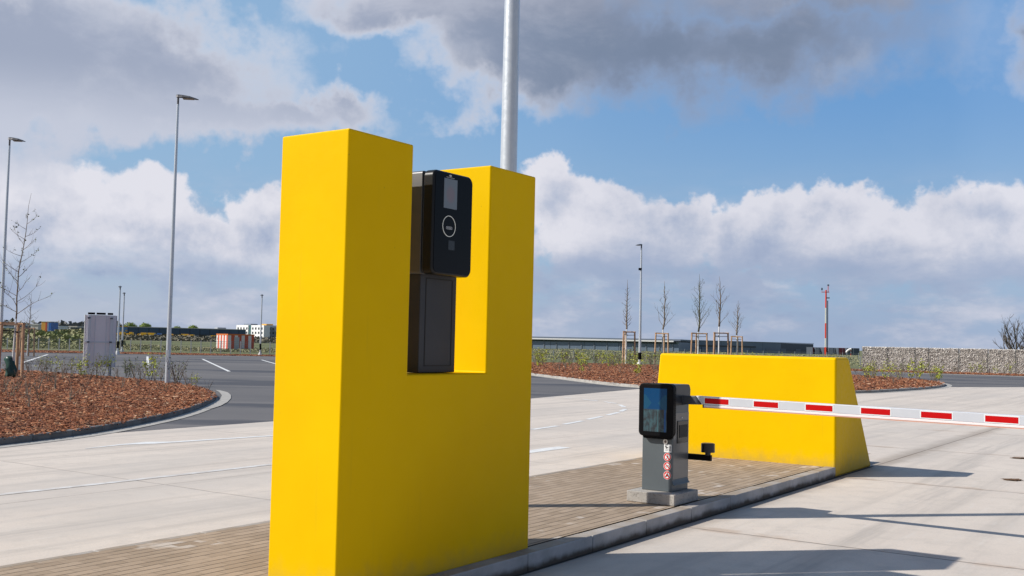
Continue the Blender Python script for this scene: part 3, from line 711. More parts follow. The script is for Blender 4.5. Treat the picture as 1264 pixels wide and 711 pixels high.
# arm (drops very slightly towards its tip)
AE0, AE1 = 5.345, 5.40
slope = lambda x: 1.241-.0100*(x+.016)
hgt = lambda x: .089
m_arm = mat('arm_aluminium', rough=.42, metal=.15, fn=simple_noise((.62, .64, .68), (.58, .60, .64), 3, .03, .001))
mb = MB(); ad = [(-.172, 1.236), (-.015, 1.238), (.052, 1.152), (-.172, 1.146)]
mb.prism(ad, lambda a, b_, d: (a, d, b_), AE0-.012, AE1+.012); arm_adapter = mb.build('arm_adapter', mat('adapter_grey', (.10, .105, .115), .35, .3), K, bevel=.006)
mb = MB(); tip = 3.95
mb.prism([(-.013, slope(-.013)), (tip, slope(tip)), (tip, slope(tip)-.087), (.055, slope(.05)-.088)], lambda a, b_, d: (a, d, b_), AE0, AE1)
arm = mb.build('barrier_arm', m_arm, K, bevel=.006)
mb = MB(); mb.prism([(.078, slope(.08)-.088), (tip-.01, slope(tip)-.087), (tip-.01, slope(tip)-.110), (.078, slope(.08)-.111)], lambda a, b_, d: (a, d, b_), AE0-.004, AE1-.012)
mb.build('light_strip', mat('strip_pink_white', (.86, .76, .75), .4), arm, bevel=.005)
mb = MB(); mb.prism([(.078, slope(.08)-.1115), (tip-.01, slope(tip)-.1105), (tip-.01, slope(tip)-.117), (.078, slope(.08)-.118)], lambda a, b_, d: (a, d, b_), AE0-.002, AE1-.016)
mb.build('rubber_edge', mat('edge_red', (.70, .33, .22), .5), arm)
MB().box(.062, .092, AE0+.006, AE1-.006, slope(.08)-.120, slope(.08)-.086).build('strip_cap', m_black, arm, bevel=.003)
MB().box(tip, tip+.03, AE0-.003, AE1+.003, slope(tip)-.09, slope(tip)+.003).build('end_cap', m_black, arm, bevel=.004)
m_refl = mat('reflective_white', (.74, .79, .80), .45); m_rr = mat('reflective_red', (.52, .001, .002), .45, spec=.2)
for a, b_ in ((.09, .352), (.621, .874), (1.153, 1.416), (1.687, 1.957), (2.233, 2.501), (2.781, 3.052), (3.33, 3.60)):
    def q4(a, b_, t0, t1): return [(a, slope(a)-t0), (b_, slope(b_)-t0), (b_, slope(b_)-t1), (a, slope(a)-t1)]
    s = pd(q4(a-.010, b_+.010, .007, .082), m_refl, 'reflective_sticker', arm, AE0+.001, AE0-.0012)
    pd(q4(a, b_, .0175, .0725), m_rr, 'red_field', s, AE0-.0010, AE0-.0022)

# ------------------------------------------------------------------ street lamps
def lamp(pos, h, r0, r1, head_dir, label, group, hl=.75, band=False, z0=0., extra=False, hw=.22):
    o = empty('street_lamp', (pos[0], pos[1], z0), 0, label, 'street lamp', group)
    n = 14; mb = MB(); mb.tube([(0, 0, 0), (0, 0, h*.5), (0, 0, h)], [r0, (r0+r1)/2, r1], 24 if r0 > .07 else 14, True)
    pole = mb.build('pole', m_galv, o, smooth=True)
    mb = MB(); mb.tube([(0, 0, h-.02), (0, 0, h+.28)], r1*.85, 12)
    d = Vector((head_dir[0], head_dir[1], 0)).normalized(); w = Vector((-d.y, d.x, 0))
    mb.build('spigot', m_lampdark, o, smooth=False)
    mb = MB(); secs = []
    for t_, wd, th in ((-.10, .05, .07), (-.02, .09, .10), (.2, .13, .09), (.55, .17, .075), (.85, .14, .04), (1., .05, .015)):
        c_ = d*(t_*hl)+Vector((0, 0, h+.30-.10*max(0, t_)**2)); k = hw/.22
        secs.append([c_+w*(wd*k*a)+Vector((0, 0, th*b_)) for a, b_ in ((-1, -.5), (-.6, .35), (0, .6), (.6, .35), (1, -.5), (0, -.62))])
    vs = [q for s_ in secs for q in s_]; fs = []
    for i in range(len(secs)-1):
        for j in range(6): fs.append((i*6+j, i*6+(j+1) % 6, (i+1)*6+(j+1) % 6, (i+1)*6+j))
    fs += [tuple(range(6))[::-1], tuple(range(len(vs)-6, len(vs)))]
    mb.add(vs, fs); hd_ = mb.build('lamp_head', m_lampdark, o)
    c_ = d*(.5*hl)+Vector((0, 0, h+.215)); MB().add([c_+d*(a*hl*.26)+w*(b_*.09)+Vector((0, 0, zz)) for zz in (0, -.02) for a, b_ in ((-1, -1), (1, -1), (1, 1), (-1, 1))], [(0, 1, 2, 3), (7, 6, 5, 4), (0, 1, 5, 4), (1, 2, 6, 5), (2, 3, 7, 6), (3, 0, 4, 7)]).build('lens', mat('lamp_lens', (.3, .22, .14), .3) if 'lamp_lens' not in bpy.data.materials else bpy.data.materials['lamp_lens'], hd_)
    if band:
        MB().tube([(0, 0, -.02), (0, 0, .30)], [r0*2.6, r0*1.35], 14).build('foot_cone', m_white, o, smooth=True)
        MB().tube([(0, 0, .55), (0, 0, 1.15)], r0*1.12, 14).build('cable_door', m_black, o, smooth=True)
    else:
        MB().box(-r0*.5, r0*.5, -r0-.006, -r0*.6, .75, 1.15).build('cable_door', m_galv, o)
    if extra:
        MB().box(-.22, .05, -.10, .10, h-1.95, h-1.75).build('camera', m_black, o, bevel=.02)
    return o
lamp(L(3.811, 1.389), 9.6, .098, .060, (1, .25), 'thick galvanised lamp post rising right behind the tall yellow block', None, z0=KH-.006, hl=.9)
def lamp_at(px, py, zb, ytop, *a, **k):
    p = G(px, py, zb); return lamp(p, hz(p, ytop)-zb-.30, *a, z0=zb, **k)
lamp_at(206.3, 473.5, .09, 118.5, .083, .042, (1, .1), 'tall street lamp at the edge of the left mulch bed right of the white board', 'street lamps', hl=.70, hw=.16)
lamp_at(-1.5, 460, .09, 171, .075, .042, (1, .1), 'street lamp at the far left of the picture beside the bare tree', 'street lamps', hl=.62, hw=.16)
lamp_at(145, 437.5, 0., 353.5, .085, .06, (.3, -1), 'left of the two far lamp posts close together behind the white board', 'street lamps', hl=.7, band=True)
lamp_at(150.5, 434.5, 0., 361.5, .085, .06, (.3, -1), 'right of the two far lamp posts close together behind the white board', 'street lamps', hl=.7, band=True)
lamp_at(321, 438.8, 0., 364, .08, .055, (.2, -1), 'far street lamp in front of the white office building', 'street lamps', hl=.7, band=True)
lamp_at(789.5, 451.5, 0., 302, .13, .07, (-1, -.6), 'far street lamp standing among the staked young trees on the right', 'street lamps', hl=.65, band=True, extra=True)

# ------------------------------------------------------------------ display board seen from behind
a_ = G(104, 463); b2 = G(141.5, 463.5); bd = Vector((b2.x-a_.x, b2.y-a_.y, 0)); bw = 1.24; ctr = (Vector((a_.x, a_.y, 0))+Vector((b2.x, b2.y, 0)))/2
ctr = G(122, 464.5, .05)
bo = empty('display_board', (ctr.x, ctr.y, 0), radians(25), 'pale grey steel display board seen from its back behind the left mulch bed', 'notice board')
m_board = mat('board_grey_lilac', rough=.5, metal=.1, fn=simple_noise((.86, .83, .87), (.82, .79, .84), 1.5, .05, .002))
m_prof = mat('board_profile', (.66, .70, .76), .45, .1)
MB().box(-.58, .58, .0, .16, .42, 2.50).build('panel', m_board, bo, bevel=.01)
for x_ in (-.44, .40): MB().box(x_-.055, x_+.055, -.09, -.002, .06, 2.49).build('post', m_prof, bo, bevel=.006)
for x_ in (-.22, .2): MB().box(x_-.012, x_+.012, -.02, .002, .44, 2.48).build('stiffener', m_prof, bo)
MB().box(-.575, .575, -.035, -.001, 1.39, 1.45).build('cross_rail', m_prof, bo)
for z_ in (1.42, 2.38, .50):
    for x_ in (-.44, .40): MB().box(x_-.07, x_+.03, -.12, -.05, z_-.03, z_+.03).build('clamp', mat('clamp_dark', (.12, .13, .16), .5), bo)
MB().box(-.61, -.585, -.01, .17, .40, 2.51).build('side_frame', m_white, bo); MB().box(.585, .60, -.01, .17, .40, 2.51).build('side_frame', m_prof, bo)
for x0_, x1_ in ((-.50, -.24), (-.18, .16), (.24, .44)): MB().box(x0_, x1_, -.04, .10, 2.52, 2.60).build('top_hinge', m_black, bo, bevel=.008)
for x_ in (-.44, .40): MB().box(x_-.20, x_+.08, -.25, .25, .02, .055+BH*.4).build('base_plate', m_white, bo)

# ------------------------------------------------------------------ fences
m_fence = mat('fence_green_grey', (.20, .25, .24), .5, .3); m_fpost = mat('fence_post_galvanised', (.40, .44, .46), .5, .4)
def fence(p0, p1, h0, h1, n, label, group=None, z=0.):
    o = empty('mesh_fence', (p0.x, p0.y, z), 0, label, 'fence', group)
    d = Vector((p1.x-p0.x, p1.y-p0.y, 0)); u = d.normalized()
    for i in range(n+1):
        q = d*(i/n); h = h0+(h1-h0)*i/n; m = MB(); w = .035
        m.add([(q.x+a*w, q.y+b_*w, zz) for zz in (-.1, h+.04) for a, b_ in ((-1, -1), (1, -1), (1, 1), (-1, 1))], [(3,2,1,0),(4,5,6,7),(0,1,5,4),(1,2,6,5),(2,3,7,6),(3,0,4,7)])
        m.build('post', m_fpost, o)
    for i in range(n):
        a = d*(i/n)+Vector((0, .05, 0)); b_ = d*((i+1)/n)+Vector((0, .05, 0)); h = h0+(h1-h0)*(i+.5)/n; m = MB()
        for k in range(8):
            zz = .06+(h-.1)*k/7; m.tube([a+Vector((0, 0, zz)), b_+Vector((0, 0, zz))], .013 if k < 7 else .018, 4, False)
        nv = max(3, int((b_-a).length/.22))
        for k in range(nv): q = a+(b_-a)*((k+.5)/nv); m.tube([q+Vector((0, -.01, .02)), q+Vector((0, -.01, h-.02))], .0045, 3, False)
        m.build('mesh_panel', m_fence, o)
    return o
fence(G(-30, 431.2), G(345, 438.6), 1.12, 1.32, 30, 'low green grey mesh fence behind the asphalt yard on the left')
fence(G(560, 445.4), G(1062, 457.0), 1.10, 1.18, 20, 'green grey mesh fence on the right running up to the stone wall')
fence(far(560, 190), far(1060, 185), 1.3, 1.3, 26, 'second mesh fence far out on the grass in front of the long hall')

# ------------------------------------------------------------------ gabion wall
def f_stone(M, b):
    p = gpos(M); wn = M.n('ShaderNodeTexVoronoi'); M.put(wn.inputs['Vector'], p); wn.inputs['Scale'].default_value = 7
    r = M.sep(wn.outputs['Color'])[0]; c = M.ramp(r, [(0, (.34, .315, .28)), (.35, (.54, .50, .455)), (.75, (.68, .64, .59)), (1, (.82, .79, .74))])
    M.put(b.inputs['Base Color'], c); b.inputs['Roughness'].default_value = .9
m_stone = mat('gabion_stone', rough=.9, fn=f_stone); m_core = mat('gabion_core', (.36, .34, .31), .95)
g0, g1 = G(1064, 456.4), G(1264, 462.4); gu = (g1-g0).normalized(); gn = Vector((gu.y, -gu.x, 0))
gw = empty('gabion_wall', (g0.x, g0.y, 0), math.atan2(gu.y, gu.x), 'long wall of wire baskets filled with pale stones on the right', 'gabion wall')
Ltot = (g1-g0).length; cuts = [(x_-1064)/200*Ltot for x_ in (1064, 1097, 1132.6, 1149.6, 1186.7, 1221.8, 1254.5, 1290, 1325, 1360, 1400, 1440)]
ico = bmesh.new(); bmesh.ops.create_icosphere(ico, subdivisions=1, radius=1.); iv = [v.co.copy() for v in ico.verts]; ifc = [tuple(v.index for v in f.verts) for f in ico.faces]; ico.free()
rg = random.Random(11)
for a, b_ in zip(cuts, cuts[1:]):
    bh = 2.12; MB().box(a+.03, b_-.03, .10, .62, -.02, bh-.09).build('basket_core', m_core, gw)
    m = MB(); zz = .05
    while zz < bh-.02:
        xx = a+.07
        while xx < b_-.05:
            s_ = rg.uniform(.042, .075); c_ = Vector((xx+rg.uniform(-.02, .02), .08+rg.uniform(-.03, .03), zz+rg.uniform(-.03, .03)))
            sc = Vector((s_*rg.uniform(.8, 1.25), s_*.9, s_*rg.uniform(.6, .95))); ro = rg.uniform(0, 6)
            m.add([Vector((v.x*sc.x*cos(ro*.1)*rg.uniform(.85, 1.1), v.y*sc.y, v.z*sc.z*rg.uniform(.85, 1.1)))+c_ for v in iv], ifc)
            xx += s_*1.75
        zz += .088
    for _ in range(int((b_-a)*45)):
        s_ = rg.uniform(.05, .09); c_ = Vector((rg.uniform(a+.05, b_-.05), rg.uniform(.1, .6), bh-.06)); m.add([v*s_+c_ for v in iv], ifc)
    m.build('stone_fill', m_stone, gw)
    m = MB(); 
    for x_ in (a, b_): m.tube([(x_, -.015, 0), (x_, -.015, bh+.02)], .022, 6)
    k = 0
    while a+k*.2 < b_: m.tube([(a+k*.2, -.02, 0), (a+k*.2, -.02, bh)], .004, 3); k += 1
    for k in range(10): m.tube([(a, -.02, .03+k*.22), (b_, -.02, .03+k*.22)], .004, 3)
    m.build('wire_basket', mat('basket_wire', (.25, .26, .27), .5, .5) if 'basket_wire' not in bpy.data.materials else bpy.data.materials['basket_wire'], gw)

# ------------------------------------------------------------------ young staked trees
m_bark = mat('twig_bark', rough=.9, fn=simple_noise((.17, .135, .105), (.25, .21, .17), 12, .5, .004))
m_barkl = mat('twig_bark_green', rough=.9, fn=simple_noise((.11, .11, .07), (.16, .15, .10), 12, .5, .004))
m_limew = mat('trunk_whitewash', rough=.8, fn=simple_noise((.74, .74, .73), (.60, .60, .60), 8, .4, .004))
m_stake = mat('pine_stake', rough=.8, fn=simple_noise((.44, .265, .15), (.56, .36, .22), 5, .4, .004))
m_leafy = mat('young_leaf', rough=.6, fn=simple_noise((.32, .38, .03), (.48, .50, .04), 3, .1, .002))
m_leafd = mat('dark_leaf', rough=.6, fn=simple_noise((.07, .10, .025), (.13, .15, .04), 3, .1, .002))
m_bag = mat('watering_bag', rough=.35, fn=simple_noise((.010, .045, .035), (.02, .07, .055), 6, .4, .02))
def leaf_add(mb, c_, s_, rg):
    d = Vector((rg.gauss(0, 1), rg.gauss(0, 1), rg.gauss(0, .6))).normalized(); w = d.orthogonal().normalized(); w.rotate(Matrix.Rotation(rg.uniform(0, 6), 3, d))
    nn = d.cross(w)*s_*.12
    mb.add([c_, c_+d*s_*.5+w*s_*.28+nn, c_+d*s_, c_+d*s_*.5-w*s_*.28+nn], [(0, 1, 2), (0, 2, 3)])
def young_tree(pos, h, hw_, spread, seed, label, up=.8, nb=22, leaf=.0, lean=(0, 0), z0=.08, tr=.045, mb_=None, group='young staked trees', upright=False, thick=1.):
    rg = random.Random(seed); o = empty('young_tree', (pos[0], pos[1], z0), 0, label, 'tree', group)
    pts = []; x = y = 0.
    for i in range(15):
        t_ = i/14; pts.append(Vector((lean[0]*t_*t_+x, lean[1]*t_*t_+y, h*t_))); 
        if t_ > .3: x += rg.gauss(0, .03)*h/7; y += rg.gauss(0, .03)*h/7
    rad = [tr*(1-.93*(i/14))+.004 for i in range(15)]
    def onp(z):
        t_ = max(0, min(13.999, z/h*14)); i = int(t_); return pts[i].lerp(pts[i+1], t_-i)
    k0 = int(hw_/h*14)
    low = [p for p in pts if p.z < hw_]+[onp(hw_)]
    MB().tube(low, [tr*(1-.4*i/len(low)) for i in range(len(low))], 8).build('whitewashed_trunk', m_limew, o, smooth=True)
    m = MB(); hi = [onp(hw_)]+[p for p in pts if p.z > hw_+.01]; m.tube(hi, [max(.004, tr*.62*(1-i/(len(hi)-.4))**.8)*thick for i in range(len(hi))], 7)
    leafm = MB()
    for i in range(nb):
        z = hw_+(h-hw_)*(.03+.80*(i/nb)**1.05)+rg.uniform(-.05, .05); b0 = onp(z); a = i*2.399+rg.uniform(-.4, .4)
        ln = spread*(1-(z-hw_)/(h-hw_)*.80)*rg.uniform(.65, 1.15); d = Vector((cos(a), sin(a), up*rg.uniform(.6, 1.2))).normalized()
        bp = [b0]; dd = d.copy(); k = 6
        for j in range(k):
            dd = (dd+Vector((rg.gauss(0, .10), rg.gauss(0, .10), .04+rg.gauss(0, .06)))).normalized(); bp.append(bp[-1]+dd*ln/k)
        r_ = .013*thick*(1-(z-hw_)/(h-hw_)*.5); m.tube(bp, [r_*(1-.8*j/k) for j in range(k+1)], 5)
        for _ in range(4):
            j = rg.randint(1, k-1); q = bp[j]; d2 = (dd*.6+Vector((rg.gauss(0, .6), rg.gauss(0, .6), rg.uniform(.1, .7)))).normalized(); l2 = ln*rg.uniform(.18, .42)
            m.tube([q, q+d2*l2*.5, q+(d2+Vector((0, 0, .25)))*l2], [r_*.45, r_*.35, r_*.2], 4)
            if leaf and rg.random() < leaf:
                for _k in range(3): leaf_add(leafm, q+d2*l2*rg.uniform(.5, 1.1), rg.uniform(.05, .10), rg)
        if leaf:
            for _k in range(int(6*leaf)+1): leaf_add(leafm, bp[rg.randint(k//2, k)]+Vector((rg.gauss(0, .03), rg.gauss(0, .03), rg.gauss(0, .03))), rg.uniform(.05, .10), rg)
    m.build('crown', mb_ or m_bark, o, smooth=True)
    if leaf: tag(leafm.build('leaf_buds', m_leafd, o), kind='stuff')
    return o
def stakes(pos, h, w, rot, label, z0=.08, tie=True, r_=.055):
    o = empty('tree_stakes', (pos[0], pos[1], z0), rot, label, 'tree stakes', 'tree stakes')
    P = [(-w/2, -w*.3), (w/2, -w*.3), (0, w*.58)]; tilt = .04
    for x_, y_ in P: MB().tube([(x_*1.12, y_*1.12, -.05), (x_, y_, h)], r_, 9).build('post', m_stake, o, smooth=False)
    for (a, b_) in ((0, 1), (1, 2), (2, 0)):
        p = Vector((*P[a], h)); q = Vector((*P[b_], h)); u = (q-p).normalized(); n_ = Vector((-u.y, u.x, 0)); p = p-u*.07+n_*.0; q = q+u*.07; zz = .022*(a+1)
        MB().add([v_+n_*s_*.8*r_+Vector((0, 0, z_*r_/.042+zz)) for z_ in (-.02, .03) for v_, s_ in ((p, -1), (q, -1), (q, 1), (p, 1))], [(3,2,1,0),(4,5,6,7),(0,1,5,4),(1,2,6,5),(2,3,7,6),(3,0,4,7)]).build('rail', m_stake, o)
    if tie:
        for k, (x_, y_) in enumerate(P): MB().tube([(x_*.97, y_*.97, h-.20-.03*k), (0, 0, h-.22-.03*k)], .022, 6).build('tie', m_rubber, o)
    return o
tp = G(15, 466.5, .08); young_tree(tp, 6.75, 2.15, 1.55, 5, 'bare young tree with curved crown on the left mulch bed', up=.55, nb=20, leaf=.25, lean=(.45, 0), tr=.045, thick=1.05)
stakes(tp, 1.92, .74, radians(8), 'three wooden stakes round the tree at the far left with a green watering bag')
wb = MB(); secs = [(.0, .19, .0), (.12, .21, .01), (.3, .19, -.02), (.5, .15, -.06), (.66, .17, -.10), (.78, .10, -.12)]; vs = []
rgb = random.Random(4)
for z_, r_, ox in secs:
    for j in range(12): a = 2*pi*j/12; rr = r_*(1+rgb.uniform(-.30, .25)); vs.append((ox+rr*cos(a), rr*sin(a)*.85, z_))
fs = [(i*12+j, i*12+(j+1) % 12, (i+1)*12+(j+1) % 12, (i+1)*12+j) for i in range(5) for j in range(12)]+[tuple(range(12))[::-1], tuple(range(60, 72))]
wb.add(vs, fs); wbo = wb.build('watering_bag', m_bag, smooth=True); wbo.location = (tp.x-.02, tp.y-.03, .09)
tag(wbo, 'dark green watering bag slumped round the trunk of the leftmost tree', 'watering bag')
t2 = G(33.5, 440.2); young_tree(t2, 4.6, 1.55, 1.1, 9, 'small distant young tree just right of the leftmost tree', up=.9, nb=16, lean=(.1, 0), thick=1.3)
stakes(t2, 1.9, .85, .3, 'distant wooden stakes just right of the leftmost tree', tie=False)
right_trees = [(772.5, 450.5, 345, 406, 410, .85, .9, 21, 30, .0, 'first staked tree from the left in the right bed, narrow with a pink grey crown', m_bark),
               (817.5, 450.6, 347, 406.5, 412, 1.75, 1.5, 22, 16, .35, 'second staked tree from the left in the right bed, with a few leaf tufts', m_bark),
               (861.5, 451.5, 338, 409.5, 412, 2.2, 1.7, 23, 24, .55, 'third staked tree from the left in the right bed, widest olive crown', m_barkl),
               (887, 454.0, 341, 403, 411.5, 2.0, 1.6, 24, 15, .12, 'fourth staked tree from the left in the right bed, tallest thin leader', m_bark),
               (909.5, 449.8, 371, 413.5, 416, 1.6, 1.3, 25, 22, .0, 'fifth staked tree, the smallest and rightmost behind the low yellow block', m_bark)]
nth = ['first', 'second', 'third', 'fourth', 'fifth']
for i, (x_, yb, yt, yw, ys, spd, up_, sd, nb_, lf, lab, bm_) in enumerate(right_trees):
    p = G(x_, yb); young_tree(p, hz(p, yt)-.08, hz(p, yw)-.08, spd, sd, lab, up=up_, nb=nb_, leaf=lf, tr=.075, mb_=bm_, thick=1.95, upright=True)
    q = G(x_+(2 if i in (0,) else 0), yb); stakes(q, hz(p, ys)-.10, [1.05, 1.15, 1.4, 1.3, 1.1][i], [.25, -.35, .05, .3, -.3][i], 'wooden stakes round the %s staked tree from the left in the right bed' % nth[i], r_=.075)

# ------------------------------------------------------------------ shrubs in the beds
def shrub(rg, h, leaves, leaf_s, ml):
    o = bpy.data.objects.new('shrub', None); COL.objects.link(o); o.empty_display_size = .1
    m = MB(); lf = MB()
    for k in range(rg.randint(3, 6)):
        a = rg.uniform(0, 6.28); sp_ = rg.uniform(.05, .32); p0 = Vector((rg.uniform(-.05, .05), rg.uniform(-.05, .05), 0)); hh = h*rg.uniform(.55, 1.)
        pts = [p0, p0+Vector((cos(a)*sp_*.4, sin(a)*sp_*.4, hh*.45)), p0+Vector((cos(a)*sp_+rg.gauss(0, .03), sin(a)*sp_+rg.gauss(0, .03), hh))]
        m.tube(pts, [.009, .007, .003], 4)
        for _ in range(2):
            t_ = rg.uniform(.3, .8); q = pts[0].lerp(pts[2], t_); m.tube([q, q+Vector((rg.gauss(0, .1), rg.gauss(0, .1), rg.uniform(.05, .2)))], [.005, .002], 3)
        for _ in range(leaves):
            t_ = rg.uniform(.35, 1.03); q = pts[1].lerp(pts[2], (t_-.35)/.68) if t_ > .5 else pts[0].lerp(pts[1], t_*1.8)
            leaf_add(lf, q+Vector((rg.gauss(0, .045), rg.gauss(0, .045), rg.gauss(0, .03))), rg.uniform(.6, 1.2)*leaf_s, rg)
    m.build('stems', m_bark, o)
    if leaves: lf.build('leaves', ml, o)
    return o
rg = random.Random(21)
kinds = [shrub(rg, .9, 20, .075, m_leafy), shrub(rg, .75, 11, .070, m_leafy), shrub(rg, .8, 22, .07, m_leafd), shrub(rg, .7, 5, .06, m_leafd), shrub(rg, .55, 0, 0, m_bark), shrub(rg, 1.0, 26, .090, m_leafy)]
kinds[4].name = 'shrub'
used = set()
def put_shrub(k, pos, s, label, group, z=BH-.03):
    src = kinds[k]; o = src if k not in used else copy_tree(src)
    used.add(k); o.location = (pos[0], pos[1], z); o.rotation_euler = (0, 0, rg.uniform(0, 6.28)); sx = s*rg.uniform(.9, 1.1); o.scale = (sx, sx, s)
    return tag(o, label, 'shrub', group)
KN = ['yellow green leafy', 'sparsely leafed yellow green', 'dark olive leafy', 'nearly bare', 'bare twiggy', 'bushy bright green']
def lab(k, where): return '%s young shrub %s' % (KN[k], where)
sp_l = [(98, 465, 0, 1.1), (104, 467, 5, .9), (88, 466, 1, 1.), (72, 462, 0, .9), (64, 461, 1, 1.), (57, 460, 2, .8), (46, 459, 1, 1.), (80, 460, 3, 1.2), (118, 468, 1, 1.2), (128, 464, 0, 1.), (135, 464, 1, 1.2),
        (156, 465, 2, .9), (160, 466, 2, 1.), (166, 468, 3, 1.1), (173, 469, 3, 1.), (186, 470, 5, 1.15), (190, 471, 0, 1.2), (198, 472, 3, 1.), (218, 474, 3, 1.5), (219, 475, 3, 1.3), (232, 477, 4, 1.), (236, 478, 1, .6), (255, 484, 4, .7),
        (52, 462, 3, 1.1), (35, 461, 3, 1.), (40, 464, 4, 1.), (111, 470, 3, 1.), (75, 470, 4, 1.2), (90, 476, 4, 1.2), (70, 482, 4, 1.2), (60, 474, 3, 1.), (45, 482, 4, 1.1), (30, 490, 4, 1.), (22, 478, 4, 1.), (14, 492, 3, .8), (50, 497, 3, .8), (38, 505, 4, .9),
        (125, 478, 4, 1.), (140, 474, 3, .6), (150, 480, 4, .8), (172, 478, 4, .8), (198, 482, 4, .8), (205, 486, 3, .5), (100, 488, 4, 1.), (85, 497, 4, .8), (2, 486, 4, 1.), (8, 462, 2, .8), (242, 480, 1, .7), (145, 467, 4, 1.), (180, 471, 4, 1.1), (207, 473, 4, 1.)]
for i, (x_, y_, k, s_) in enumerate(sp_l):
    put_shrub(k, G(x_, y_, BH-.03), s_, lab(k, 'in the left mulch bed'), '%s shrubs in the left bed' % KN[k])
rg2 = random.Random(5)
wts = [0, 0, 1, 1, 2, 3, 4, 4, 5]
n = 0
while n < 74:
    x_ = rg2.uniform(658, 812); y_ = 447.5+abs(rg2.gauss(0, 1))*5+(x_-658)*.02
    if y_ > 470: continue
    p = G(x_, y_, BH-.03)
    k = rg2.choice(wts if y_ < 455 else [3, 4, 4, 4, 1]); put_shrub(k, p, rg2.uniform(.9, 1.5)*(1.25 if y_ < 452 else .8), lab(k, 'left of the low yellow block'), '%s shrubs left of the yellow block' % KN[k]); n += 1
for (x_, y_, k, s_) in [(718, 461, 5, 1.1), (787, 464, 5, 1.2), (715, 452, 5, 1.4), (668, 450, 0, 1.5), (785, 450, 5, 1.3)]:
    put_shrub(k, G(x_, y_, BH-.03), s_, lab(k, 'left of the low yellow block'), '%s shrubs left of the yellow block' % KN[k])
for n in range(26):
    x_ = rg2.uniform(815, 1045); k = rg2.choice([0, 0, 1, 2, 5]); put_shrub(k, G(x_, rg2.uniform(450.5, 456), BH-.03), rg2.uniform(1.2, 1.6), lab(k, 'peeping over the top of the low yellow block'), '%s shrubs behind the yellow block' % KN[k])
for n in range(24):
    x_ = rg2.uniform(1062, 1160); y_ = 466+rg2.random()**1.5*9
    if y_ > 466+(1165-x_)/100*14: y_ = 467
    k = rg2.choice([0, 5, 1, 3, 4, 4]); put_shrub(k, G(x_, max(y_, 464.5+(x_-1062)*.062), BH-.03), rg2.uniform(.9, 1.5), lab(k, 'in the right bed in front of the stone wall'), '%s shrubs by the stone wall' % KN[k])
for n in range(18):
    x_ = 1080+n*10.6+rg2.uniform(-3, 3); k = rg2.choice([0, 1, 2, 3, 4]); put_shrub(k, G(x_, 457.6+(x_-1064)*.031), rg2.uniform(.9, 1.4), lab(k, 'in the row at the foot of the stone wall'), '%s shrubs at the foot of the stone wall' % KN[k], z=0)

# ------------------------------------------------------------------ field growth, hedges and far woods
def foliage(name, boxes, size, m, label, count, kind='stuff', cat='vegetation', seed=1, shape='ell'):
    rgx = random.Random(seed); V = []; Fc = []
    tot = sum(b_[3]*b_[5] for b_ in boxes)
    for (cx_, cy_, z0, rx, ry, rz_) in boxes:
        for _ in range(int(count*rx*rz_/tot)):
            a = rgx.uniform(0, 6.28); r_ = rgx.random()**.45; zz = rgx.random()
            x = cx_+cos(a)*rx*r_*math.sqrt(max(.04, 1-(zz*.95)**2.2)); y = cy_+sin(a)*ry*r_*math.sqrt(max(.04, 1-(zz*.95)**2.2)); z = z0+zz*rz_*rgx.uniform(.7, 1.05)
            s_ = size*rgx.uniform(.5, 1.3); b = len(V)
            d = Vector((rgx.gauss(0, 1), rgx.gauss(0, 1), rgx.gauss(0, 1))).normalized(); w = d.orthogonal().normalized(); q = Vector((x, y, z))
            V += [q-d*s_-w*s_*.5, q+d*s_-w*s_*.3, q+d*s_*.3+w*s_, q-d*s_*.8+w*s_*.6]; Fc.append((b, b+1, b+2, b+3))
    me = bpy.data.meshes.new(name); me.from_pydata(V, [], Fc); me.materials.append(m); o = bpy.data.objects.new(name, me); COL.objects.link(o)
    return tag(o, label, cat, kind=kind)
def far_leaf(name, a, b_): return mat(name, rough=.9, fn=simple_noise(a, b_, .08, .1, .01))
m_fl1 = far_leaf('field_bush', (.22, .25, .10), (.29, .27, .15)); m_fl2 = far_leaf('far_wood', (.13, .145, .135), (.19, .18, .17)); m_fl3 = far_leaf('spring_crown', (.17, .23, .045), (.24, .30, .06)); m_dry = far_leaf('dry_grass', (.25, .26, .12), (.31, .28, .17))
rgv = random.Random(31); bx = []
for i in range(46):
    x_ = rgv.uniform(-60, 100); dist = rgv.uniform(150, 320); p = far(x_, dist); top = rgv.choice([414, 410, 406, 409]) ; hgt_ = max(1.0, CAMH+(sky_dir(x_, top)[1])*dist); bx.append((p.x, p.y, 0, rgv.uniform(3, 8), 4, min(hgt_, 4.0)))
foliage('field_bushes', bx, .28, m_fl1, 'pale green bushes and scrub on the field beyond the left fence', 30000, seed=2)
bx = []
for i in range(60):
    x_ = rgv.uniform(-60, 345); p = far(x_, rgv.uniform(118, 150)); bx.append((p.x, p.y, 0, rgv.uniform(3, 7), 2, rgv.uniform(.15, .55 if x_ < 230 else .3)))
foliage('tall_weeds', bx, .085, m_dry, 'dry weeds and tall grass right behind the left fence', 22000, seed=3)
bx = []
for i in range(90):
    x_ = rgv.uniform(560, 1075); p = far(x_, rgv.uniform(112, 300)); bx.append((p.x, p.y, 0, rgv.uniform(4, 12), 3, rgv.uniform(.2, .6)))
foliage('tall_weeds', bx, .10, m_dry, 'green and dry weeds on the field in front of the long hall', 34000, seed=4)
bx = []
for i in range(80):
    x_ = rgv.uniform(-120, 135); p = far(x_, rgv.uniform(900, 1300)); bx.append((p.x, p.y, 0, rgv.uniform(15, 50), 15, rgv.uniform(5, 13)))
foliage('distant_wood', bx, 1.9, m_fl2, 'dark band of distant woodland along the horizon at the left', 16000, seed=5)
bx = []
